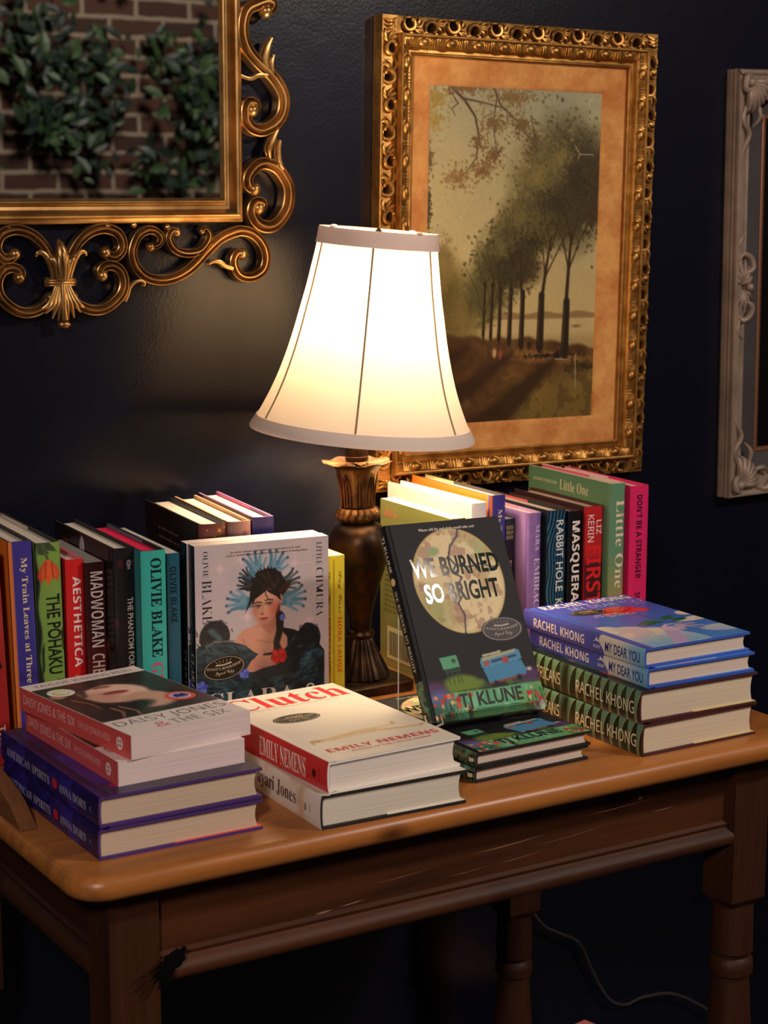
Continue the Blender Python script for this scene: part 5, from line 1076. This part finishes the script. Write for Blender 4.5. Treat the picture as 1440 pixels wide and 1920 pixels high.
for sx in (1, -1):
    for p in (RU, RL, SS, CC): band(mb, p, sx)
    for p in (R1, R2): band(mb, p, sx, .019, .004, 1.75)
    for p in ([(418,709,5),(411,722,7),(414,737,7),(421,750,2.5)], [(421,704,4),(420,722,5),(424,731,1.5)], [(415,707,4),(403,707,5),(394,703,4),(387,704,3),(381,707,1.5)], [(428,647,3),(421,634,6),(416,622,6),(418,610,2)], [(430,633,4),(428,622,5),(429,610,5),(434,599,3)],
              [(368,484,4),(359,487,4.5),(352,492,5),(344,493,3.5),(338,490,2)], [(236,450,2.0),(239,457,2.2),(242,466,2.6),(248,472,2.9),(255,473,2.8),(259,470,2.4),(258,467,2.0)]): leafshape(mb, p, sx)
    for c, z in ((.2535, .536), (.2955, .533), (.2215, .535)): mb.ball((sx*(c-MX), -.011, z-MZ), .0042, GOLD, 8, 6)
    mb.box((min(sx*.226, sx*.216), -.012, .045), (max(sx*.226, sx*.216), -.006, .062), GOLD); mb.box((min(sx*.228, sx*.216), -.012, .106), (max(sx*.228, sx*.216), -.006, .130), GOLD)
mb.build('scrollwork', mirror, smooth=38)
# fleur-de-lis at the middle of the lower edge
mb = MB()
def petal(pts, y0=.012, fl=.7): P = crom(np.array(pts, float), 5); tube(mb, [(p[0]/1000, -(y0+p[3]/1000 if len(pts[0]) > 3 else y0), p[1]/1000-.0637) for p in P], [max(p[2], .3)/1000 for p in P], GOLD, 10, fl)
petal([(0, 0, 3, 6), (0, 12, 6, 7), (0, 28, 8.5, 8), (-1.5, 40, 6, 7), (-3, 48, .8, 4)]); petal([(0, 2, 1.2, 13), (.3, 18, 2.0, 15), (-.5, 32, 1.8, 14), (-2, 40, .5, 10)]); petal([(3, 2, 1.2, 11), (5.2, 18, 1.8, 12), (4.6, 32, 1.4, 11), (1, 42, .5, 9)]); petal([(-3, 2, 1.2, 11), (-5.2, 18, 1.8, 12), (-4.8, 30, 1.4, 11), (-2, 41, .5, 9)])
for q in (-1, 1):
    petal([(q*5, 0, 3, 6), (q*6, 10, 3.5, 8), (q*9, 21, 3.6, 9), (q*13, 26, 3.2, 9), (q*15, 23, 2, 8)]); petal([(q*9, 0, 3, 3), (q*11, 12, 3.6, 5), (q*16, 26, 4, 6), (q*22, 33, 3.6, 6), (q*28, 33, 2.6, 6), (q*30, 29, 1.5, 5)])
    for tx, tz, w_ in ((6, -42, 3.6), (13, -40, 3.6), (21, -34, 3.6), (29, -30, 3.2)): petal([(q*tx*.22, 0, 2.6, 6), (q*tx*.38, -12, 3.0, 7), (q*tx*.66, -25, w_, 8), (q*tx, tz, 1.0, 6)])
petal([(0, 0, 3, 8), (0, -15, 3.2, 9), (0, -30, 3.6, 9), (1, -42, 4.5, 8)]); mb.ball((.001, -.017, -.0637-.047), .0072, GOLD, 14, 9, (1.15, .8, .7))
for z_, r_ in ((2.5, 1.3), (-.2, 2.4), (-3.2, 1.3)):
    tube(mb, [(x/1000, -(.010+.010*math.sqrt(max(0, 1-(x/18.5)**2))), -.0637+z_/1000) for x in np.linspace(-18, 18, 17)], r_/1000, GOLD, 8)
mb.box((-.016, -.012, -.069), (.016, -.004, -.058), GOLD)
mb.build('fleur_de_lis', mirror, smooth=50)

# ------------------------------------------------------------------ ornate gilt picture frame
ROT = Matrix.Rotation(math.radians(.9), 4, 'Y')
pic = empty('framed_painting', 'ornate gilt framed landscape painting of tall lakeside trees', 'painting', Matrix.Translation((.7895, WY, .4890)) @ ROT)
PG = gilt('carved_gilt', (154, 108, 51), (200, 152, 82), .42, 60)
LW_, LH_ = .1365, .2140
def linen():
    m = bpy.data.materials.new('liner_velvet'); m.use_nodes = True; nt = m.node_tree; b = nt.nodes['Principled BSDF']; tc = nt.nodes.new('ShaderNodeTexCoord')
    n = nt.nodes.new('ShaderNodeTexNoise'); n.inputs['Scale'].default_value = 22; n.inputs['Detail'].default_value = 8; n.inputs['Roughness'].default_value = .7
    nt.links.new(tc.outputs['Object'], n.inputs['Vector']); r = nt.nodes.new('ShaderNodeValToRGB'); r.color_ramp.elements[0].position = .36; r.color_ramp.elements[1].position = .62
    r.color_ramp.elements[0].color = (*lin((184, 112, 48)), 1); r.color_ramp.elements[1].color = (*lin((216, 158, 86)), 1)
    nt.links.new(n.outputs['Fac'], r.inputs['Fac']); nt.links.new(r.outputs['Color'], b.inputs['Base Color']); b.inputs['Roughness'].default_value = .95; b.inputs['Sheen Weight'].default_value = .3
    n2 = nt.nodes.new('ShaderNodeTexNoise'); n2.inputs['Scale'].default_value = 420; nt.links.new(tc.outputs['Object'], n2.inputs['Vector'])
    bp = nt.nodes.new('ShaderNodeBump'); bp.inputs['Strength'].default_value = .5; bp.inputs['Distance'].default_value = .0012; nt.links.new(n2.outputs['Fac'], bp.inputs['Height']); nt.links.new(bp.outputs['Normal'], b.inputs['Normal']); return m
mb = MB(); mitre(mb, -LW_, LW_, -LH_, LH_, [(-.002, .007), (0, .0095), (.002, .0105), (.010, .0122), (.030, .0160), (.0325, .0160)], linen()); mb.build('velvet_liner', pic, smooth=30)
# carved frame: plain steps, an egg band and a pierced scroll band
mb = MB(); E0 = .0315
mitre(mb, -LW_-E0, LW_+E0, -LH_-E0, LH_+E0, [(0, .0150), (0, .0205), (.0015, .0215), (.0030, .0208), (.0040, .0190), (.0070, .0185), (.0085, .0200), (.0090, .0225), (.0105, .0255), (.0135, .0285), (.0165, .0300), (.0190, .0305), (.0205, .0300), (.0210, .0325), (.0225, .0335), (.0240, .0335), (.0250, .0320), (.0252, .0240)], PG)
HW, HH = LW_+E0+.0455, LH_+E0+.0455
def side_map(k, s, d, e):
    """k: side; s along the side from its middle; d outward from the liner; e depth"""
    if k == 0: return (s, -e, LH_+E0+d)
    if k == 1: return (LW_+E0+d, -e, -s)
    if k == 2: return (-s, -e, -LH_-E0-d)
    return (-LW_-E0-d, -e, s)
# pierced outer band
d0, d1 = .0245, .0455; DB = .0215
for k in range(4):
    half = (LW_ if k % 2 == 0 else LH_)+E0+d0; n = 12 if k % 2 == 0 else 16; cw = 2*half/n
    for c in range(n):
        s0 = -half+c*cw; sc_ = s0+cw/2; fl = 1 if c % 2 == 0 else -1; dc = (d0+d1)/2+fl*.0024; hr = .0056
        # cell plate with a real hole
        m_ = 16; outer = []; inner = []; back = []
        for i in range(m_):
            t = 2*PI*i/m_; ct, st_ = math.cos(t), math.sin(t); q = 1/max(abs(ct), abs(st_)); outer.append((sc_+ct*q*cw/2, (d0+d1)/2+st_*q*(d1-d0)/2)); inner.append((sc_+ct*hr*1.15, dc+st_*hr))
        V = [side_map(k, a, b_, DB) for a, b_ in outer]+[side_map(k, a, b_, DB-.001) for a, b_ in inner]+[side_map(k, a, b_, .008) for a, b_ in inner]
        mb.add(V, [(i, (i+1) % m_, m_+(i+1) % m_, m_+i) for i in range(m_)]+[(m_+i, m_+(i+1) % m_, 2*m_+(i+1) % m_, 2*m_+i) for i in range(m_)], PG)
        def T(pts, rad, fl_=.8): tube(mb, crom([side_map(k, sc_+a/1000, (d0+d1)/2+fl*b_/1000, DB+e_/1000) for a, b_, e_ in pts], 4), [r_/1000 for r_ in [1.3*q for q in rad]], PG, 6, fl_)
        T([(-6.5, 6.5, 1.5), (-8.2, 1, 2.5), (-5, -4.8, 3), (1, -5.6, 3), (6.5, -2, 3), (7, 4.5, 2.5), (3, 8, 2)], [.6, 1.5, 1.9, 2.0, 1.9, 1.5, .9])
        T([(6, -3, 2), (11, -7.5, 2.4), (16, -8.6, 2), (21, -7, 1)], [1.0, 1.7, 1.5, .6]); T([(8, 0, 2), (12, 3.5, 2.6), (14, 8, 1.8), (12, 9.6, 1)], [1.0, 1.8, 1.4, .6]); T([(9.5, -1.5, 2), (15, -1, 2.4), (18.5, 3, 1.6), (19, 7, 1)], [.9, 1.5, 1.2, .5])
        T([(-7, 8.6, 1), (-1, 9.4, 1.8), (5, 9.0, 1)], [.6, 1.2, .6])
        mb.ball(side_map(k, sc_+.0040, (d0+d1)/2+fl*.0068, DB+.0028), .0026, PG, 9, 6)
    # egg band
    half = (LW_ if k % 2 == 0 else LH_)+E0+.012; n = 9 if k % 2 == 0 else 13; cw = 2*half/n
    for c in range(n):
        sc_ = -half+cw*(c+.5)
        def T2(pts, rad): tube(mb, crom([side_map(k, sc_+a/1000, .0150+b_/1000, .0282+e_/1000) for a, b_, e_ in pts], 4), [r_/1000 for r_ in [1.35*q for q in rad]], PG, 6, .8)
        ctr = side_map(k, sc_, .0152, .0292); mb.ball(ctr, .0062, PG, 14, 9, (1.25, .75, .85) if k % 2 == 0 else (.85, .75, 1.25))
        for q in (-1, 1):
            T2([(q*3, 5.4, 2.2), (q*8.2, 3, 1.6), (q*7.8, -2.5, .4), (q*2, -5.6, -1.6)], [.6, 1.0, 1.0, .5]); T2([(q*9.5, 5, 2.4), (q*11.5, 1, 1.5), (q*10, -4, -.4)], [1.5, 1.1, .4]); T2([(q*13.0, 5, 2.6), (q*14.2, 1, 1.4), (q*13.4, -5, -.6)], [1.7, 1.1, .4])
        T2([(17, 5, 2.6), (17.2, 0, 1.2), (17, -6, -.8)], [1.9, 1.2, .4])
        T2([(-18.5, 4.5, 2.2), (-18, 0, 1.0), (-18.5, -5, -.8)], [1.2, .9, .4])
# corners and outer sides
for sx in (-1, 1):
    for sz in (-1, 1):
        cx, cz = sx*(LW_+E0+(d0+d1)/2+.0004), sz*(LH_+E0+(d0+d1)/2+.0004); h_ = (d1-d0)/2
        mb.box((cx-h_, -DB, cz-h_), (cx+h_, -.006, cz+h_), PG)
        for a in (0, 1, 2): tube(mb, crom([(cx+sx*(-8+2*a)*.001, -DB-.002, cz+sz*(7-5*a)*.001), (cx+sx*.001, -DB-.0035, cz+sz*(3-4*a)*.001), (cx+sx*.008, -DB-.002, cz+sz*(6-6*a)*.001)], 4), [.0008, .0022, .0008], PG, 6)
        mb.ball((cx-sx*.003, -DB-.002, cz-sz*.003), .0034, PG, 10, 7)
mitre(mb, -LW_-E0, LW_+E0, -LH_-E0, LH_+E0, [(d1-.0010, DB), (d1+.0004, DB-.001), (d1+.0004, .001)], PG)
mb.build('carved_frame', pic, smooth=45)
# the canvas: a generic lakeside landscape with a stand of trees
A = Art(300, 470, LH_/LW_, (186, 176, 128)); a = A.a; Y = A.Y[..., None]; rp = random.Random(5)
A.I = np.array((150, 150, 118.))*(1-np.clip(Y/.68, 0, 1))+np.array((196, 172, 112.))*np.clip(Y/.68, 0, 1)
A.put(A.ell(.15, .42, .45, .5, 0, .5)*.55, (198, 182, 124)); A.put(sstep(.45, .7, A.noise(3, 4))*.3, (196, 186, 136)); A.put(sstep(.5, .7, A.noise(60, 2, 2))*.05, (140, 128, 84))
# far shore and water
A.put(sstep(.664, .672, A.Y+.004*np.sin(A.X*30))*(A.X > .3)*sstep(.3, .5, A.X), (146, 116, 72)); A.put(sstep(.684, .690, A.Y)*(A.X > .3), (194, 172, 118)); A.put(sstep(.72, .76, A.Y)*(A.X > .3), (170, 146, 92)); A.put(A.ell(.88, .712, .022, .006, 0, .01), (110, 92, 60))
def vary(c, k): q = rp.uniform(-k, k); return (c[0]+q, c[1]+q*.9, c[2]+q*.6)
def foliage(cx, cy, rx, ry, col, n, size=.012, rot=0.0, k=16, al=.8):
    """a tree mass built of many small leaf marks, looser towards its edge"""
    c_, s_ = math.cos(rot), math.sin(rot)
    if n > 400: A.put(A.ell(cx, cy, rx*.95, ry*.95, rot, min(rx, ry)*.8)*sstep(.18, .42, A.noise(14, n+int(cx*99)))*.9, col)
    for _ in range(int(n*1.4)):
        q = abs(rp.gauss(0, .50)); t = rp.uniform(0, 2*PI); u = q*math.cos(t)*rx; v = q*math.sin(t)*ry; u, v = u*c_-v*s_, u*s_+v*c_
        r = size*rp.uniform(.4, 1.15); A.dab(cx+u, cy+v/a, r, r*rp.uniform(.45, .8), rp.uniform(0, PI), vary(col, k), al*rp.uniform(.55, 1))
def trunk(P, w0, w1, col=(58, 40, 20), al=1.0): A.put(A.stroke(P, w0, w1, .005)*al, col)
# hazy distant trees on the left
for x, y, rx, ry, c in ((.07, .63, .12, .26, (120, 104, 54)), (.17, .65, .12, .18, (104, 92, 46)), (.25, .67, .10, .14, (122, 106, 58)), (.10, .53, .05, .09, (128, 112, 62))): foliage(x, y, rx, ry, c, 420, .018, 0, 10, .55)
# ground
gy = .745-.03*np.clip((.4-A.X)*2, 0, 1)+.045*np.clip((A.X-.6)*2, 0, 1)+.004*np.sin(A.X*40)
G = sstep(-.008, .008, A.Y-gy); A.put(G, (86, 58, 28)); n1 = A.noise(9, 2); A.put(G*sstep(.42, .60, n1)*.9, (112, 80, 38)); A.put(G*sstep(.84, .94, A.Y+(A.X-.5)*.12)*sstep(.3, .6, A.X)*.8, (126, 104, 48)); A.put(G*sstep(.5, .62, A.noise(30, 6))*.35, (60, 40, 20))
A.put(G*A.ell(.05, .80, .28, .10, 0, .15)*.8, (66, 44, 22)); A.put(A.ell(.72, .805, .22, .025, .08, .03)*.7, (168, 120, 64)); A.put(A.ell(.25, .975, .25, .04, 0, .05)*.6, (58, 36, 18))
for P in ([(.78, .80), (.62, .88), (.34, 1.02)], [(.50, .79), (.28, .88), (-.05, .97)], [(.24, .77), (.05, .83), (-.05, .85)]): A.put(A.stroke(P, .012, .075, .04)*.8, (50, 32, 17))
# a stand of trees leading along the water
trees = [(.815, .805, .020, .42, .02), (.665, .785, .018, .44, .05), (.555, .775, .013, .47, -.02), (.485, .765, .011, .49, .01), (.425, .757, .009, .51, -.01), (.378, .75, .008, .54, .01), (.335, .745, .007, .56, 0)]
for i, (x, y, rx, ry, c, n) in enumerate(((.80, .22, .19, .23, (76, 68, 34), 900), (.66, .28, .18, .20, (104, 92, 46), 700), (.90, .30, .14, .26, (62, 52, 26), 700), (.72, .38, .20, .14, (70, 60, 29), 900), (.56, .41, .16, .15, (94, 82, 40), 800), (.46, .49, .15, .15, (84, 76, 38), 800), (.39, .56, .13, .15, (78, 72, 36), 700), (.33, .62, .10, .12, (88, 82, 42), 500), (.53, .53, .13, .09, (66, 56, 28), 600))): foliage(x, y, rx, ry, c, n, .014, .15*(i % 3-1), 15)
for k, (x, y, w0, top, bend) in enumerate(trees):
    trunk([(x, y), (x-.004, y-.13), (x+bend*.5, top+.09), (x+bend, top)], w0*.75, w0*.28); trunk([(x-.002, y-.012), (x, y-.09), (x+.002, y-.17)], w0*1.2, w0*.95, (44, 33, 18)); A.put(A.stroke([(x-w0*.7, y-.03), (x-w0*.5, y-.16)], .0025)*.5, (134, 98, 50))
    for q in (-1, 1): trunk([(x+bend*.4, top+.12), (x+bend+q*.05, top+.03), (x+bend+q*.12, top-.04)], w0*.24, w0*.08); trunk([(x+bend, top+.04), (x+bend+q*.04, top-.05), (x+bend+q*.05, top-.12)], w0*.2, w0*.06)
for i, (x, y, rx, ry, c, n) in enumerate(((.76, .20, .10, .10, (122, 106, 54), 260), (.62, .26, .09, .09, (126, 110, 56), 240), (.52, .38, .09, .07, (112, 98, 50), 220), (.42, .47, .08, .07, (104, 94, 48), 200), (.85, .26, .08, .14, (58, 48, 24), 260), (.74, .34, .14, .09, (58, 50, 25), 320), (.60, .46, .12, .07, (58, 50, 25), 260), (.46, .56, .10, .07, (60, 54, 27), 240), (.97, .36, .06, .18, (66, 50, 26), 260))): foliage(x, y, rx, ry, c, n, .011, 0, 12)
foliage(.70, .80, .4, .02, (44, 34, 18), 160, .010); foliage(.93, .835, .12, .03, (60, 46, 24), 120, .012)
# an overhanging branch, upper left
for P, w_ in (([(.09, -.01), (.20, .045), (.26, .09), (.285, .15), (.27, .21)], .008), ([(.19, .04), (.31, .05), (.44, .065)], .005), ([(.35, -.01), (.40, .055), (.50, .10), (.57, .15)], .006), ([(.38, .03), (.36, .11), (.385, .19)], .004), ([(.11, .015), (.165, .055), (.13, .07), (.15, .09)], .004), ([(.27, .21), (.22, .25), (.15, .27)], .003), ([(.385, .19), (.33, .23)], .003)): trunk(P, w_, w_*.35, (66, 48, 26))
for i, (x, y, rx, ry, c, n) in enumerate(((.04, .04, .12, .10, (150, 126, 52), 260), (.03, .11, .07, .08, (160, 136, 58), 120), (.20, .012, .16, .03, (112, 86, 40), 160), (.46, .03, .20, .07, (122, 96, 44), 320), (.36, .105, .10, .06, (116, 90, 42), 160), (.52, .11, .10, .07, (108, 84, 40), 200), (.60, .165, .07, .09, (96, 76, 38), 180), (.28, .165, .05, .06, (112, 82, 42), 90), (.37, .20, .08, .07, (116, 86, 44), 130), (.17, .27, .11, .07, (140, 108, 58), 170), (.30, .245, .11, .06, (128, 96, 50), 150), (.01, .36, .03, .16, (78, 62, 32), 160), (.015, .22, .025, .07, (98, 76, 40), 70))): foliage(x, y, rx, ry, c, n, .011, 0, 16, .9)
# small figures, losses in the varnish
for x, y, c in ((.40, .785, (190, 156, 104)), (.435, .79, (146, 74, 44)), (.60, .765, (50, 36, 24)), (.77, .795, (40, 28, 20))): A.put(A.ell(x, y, .011, .024, 0, .008), c); A.put(A.ell(x, y-.015, .007, .007), (90, 62, 42))
for P in ([(.84, .165), (.87, .19), (.95, .19)], [(.87, .19), (.86, .205)], [(.70, .60), (.712, .63)], [(.92, .03), (.935, .02)], [(.92, .035), (.915, .05)], [(.19, .38), (.20, .39)], [(.76, .812), (.83, .814)], [(.88, .80), (.885, .90)]): A.put(A.stroke(P, .002, .0014, .003)*.75, (214, 206, 170))
A.put(sstep(.45, .75, A.noise(90, 8, 2))*.04, (40, 30, 18))
c_ = A.lin(); P_ = np.zeros((A.nx, A.ny, 3)); P_[..., 0] = -LW_-.001+(2*LW_+.002)*A.X; P_[..., 1] = -.0072; P_[..., 2] = LH_+.001-(2*LH_+.002)*A.Y
mb = MB(); mb.grid(P_, mat('oil_paint', (200, 200, 200), .36, vcol=True, bump=(300, .15, .001)), c_); mb.box((-LW_-.004, -.0068, -LH_-.004), (LW_+.004, -.002, LH_+.004), mat('canvas_back', (120, 96, 66), .9)); mb.build('canvas', pic, smooth=None)

# ------------------------------------------------------------------ worn silver frame at the right edge
sil = empty('weathered_frame', 'worn silver grey carved picture frame cut off by the right edge', 'picture frame', Matrix.Translation((1.377, WY, .4425)) @ Matrix.Rotation(math.radians(-.7), 4, 'Y'))
SG = mat('silver_gesso', (146, 126, 109), .55, .25, noise=(24, .28), bump=(90, .3, .001)); SD = mat('dark_panel', (64, 60, 58), .6, noise=(14, .2)); CP = mat('copper_fillet', (150, 100, 74), .4, .6)
FW_, FH_ = .192, .267; mb = MB()
mitre(mb, -FW_, FW_, -FH_, FH_, [(0, .010), (0, .0135), (.002, .015), (.004, .0135), (.007, .0145), (.013, .0190), (.019, .0220), (.0225, .0225), (.0240, .0245), (.0265, .0265), (.0290, .0265), (.0305, .0245), (.0308, .0200), (.0298, .0180), (.0312, .0155), (.0305, .0120), (.0295, .0105), (.0308, .0080), (.0310, .0)], SG)
SY = -.024
for sx in (-1, 1):      # bosses and curling leaves at corners and middles
    for sz in (-1, 0, 1):
        cx, cz = sx*(FW_+.013), sz*(FH_+.013)
        if sz == 0:
            for q in (-1, 1):
                for k in range(6):
                    t = PI*(.08+.84*k/5); tube(mb, crom([(cx, -0.0175, cz+q*.004), (cx+.010*math.cos(t), -0.0235, cz+q*(.006+.012*math.sin(t))), (cx+.018*math.cos(t), -0.0205, cz+q*(.008+.030*math.sin(t)))], 4), [.0016, .0034, .0016], SG, 7)
                tube(mb, crom([(cx+.002, -0.0215, cz+q*.018), (cx+.016, -0.0245, cz+q*.026), (cx+.014, -0.0225, cz+q*.040), (cx+.002, -0.0205, cz+q*.046), (cx-.006, -0.0195, cz+q*.036)], 5), [.002, .004, .0045, .0035, .001], SG, 8); tube(mb, crom([(cx-.002, -0.0175, cz+q*.046), (cx-.008, -0.0205, cz+q*.060), (cx+.004, -0.0195, cz+q*.072)], 4), [.0035, .0035, .001], SG, 7)
            mb.ball((cx+.012, -0.0235, cz), .006, SG, 10, 7); mb.ball((cx+.014, -0.0225, cz+.022), .0035, SG, 9, 6)
        else:
            for k in range(7):
                t = PI*.5*k/6; dx, dz = -sx*math.cos(t), -sz*math.sin(t); tube(mb, crom([(cx, -0.0195, cz), (cx+dx*.018, -0.0275, cz+dz*.018), (cx+dx*.036, -0.0235, cz+dz*.036), (cx+dx*.042+sx*.004, -0.0175, cz+dz*.042)], 4), [.003, .0052, .0040, .001], SG, 8)
            for q, (ax, az) in enumerate(((0, 1), (1, 0))):
                tube(mb, crom([(cx-sx*ax*.03, -0.0205, cz-sz*az*.03), (cx-sx*(ax*.050-az*.010), -0.0235, cz-sz*(az*.050-ax*.010)), (cx-sx*(ax*.070+az*.004), -0.0225, cz-sz*(az*.070+ax*.004)), (cx-sx*(ax*.095-az*.006), -0.0195, cz-sz*(az*.095-ax*.006)), (cx-sx*ax*.125, -0.0165, cz-sz*az*.125)], 5), [.0035, .005, .004, .0035, .001], SG, 8)
                tube(mb, crom([(cx-sx*(ax*.02+az*.016), -0.0215, cz-sz*(az*.02+ax*.016)), (cx-sx*(ax*.045+az*.022), -0.0235, cz-sz*(az*.045+ax*.022)), (cx-sx*(ax*.06+az*.012), -0.0205, cz-sz*(az*.06+ax*.012))], 5), [.002, .0042, .001], SG, 8)
            tube(mb, crom([(cx-sx*.004, -0.0255, cz+sz*.010), (cx+sx*.010, -0.0305, cz+sz*.006), (cx+sx*.010, -0.0295, cz-sz*.010), (cx-sx*.002, -0.0275, cz-sz*.012)], 5), [.002, .0045, .004, .0015], SG, 8); mb.ball((cx, -0.0275, cz), .007, SG, 12, 8)
mb.build('carved_frame', sil, smooth=40)
mb = MB(); ck = mat('gesso_crack', (36, 28, 24), .9)
for P in ([(-.2225, -.0215, .297), (-.222, -.0265, .292), (-.218, -.027, .289), (-.214, -.0255, .2885)], [(-.214, -.0255, .297), (-.207, -.0235, .286), (-.200, -.0215, .277), (-.197, -.0200, .268)]): tube(mb, crom(P, 4), [.0006, .0010, .0005], ck, 5)
o = mb.build('crack', sil); o['label'] = 'dark cracks at the upper left corner'
mb = MB(); mitre(mb, -FW_+.030, FW_-.030, -FH_+.030, FH_-.030, [(-.002, .006), (.030, .0110)], SD); mb.build('inner_panel', sil, smooth=None)
mb = MB(); mitre(mb, -FW_+.030, FW_-.030, -FH_+.030, FH_-.030, [(-.006, .005), (-.005, .0078), (-.001, .0085), (.0005, .0072)], CP); mb.build('fillet', sil, smooth=None)
mb = MB(); mb.box((-FW_+.022, -.0052, -FH_+.022), (FW_-.022, -.002, FH_-.022), mat('black_picture', (10, 9, 10), .25)); mb.build('picture', sil, smooth=None)
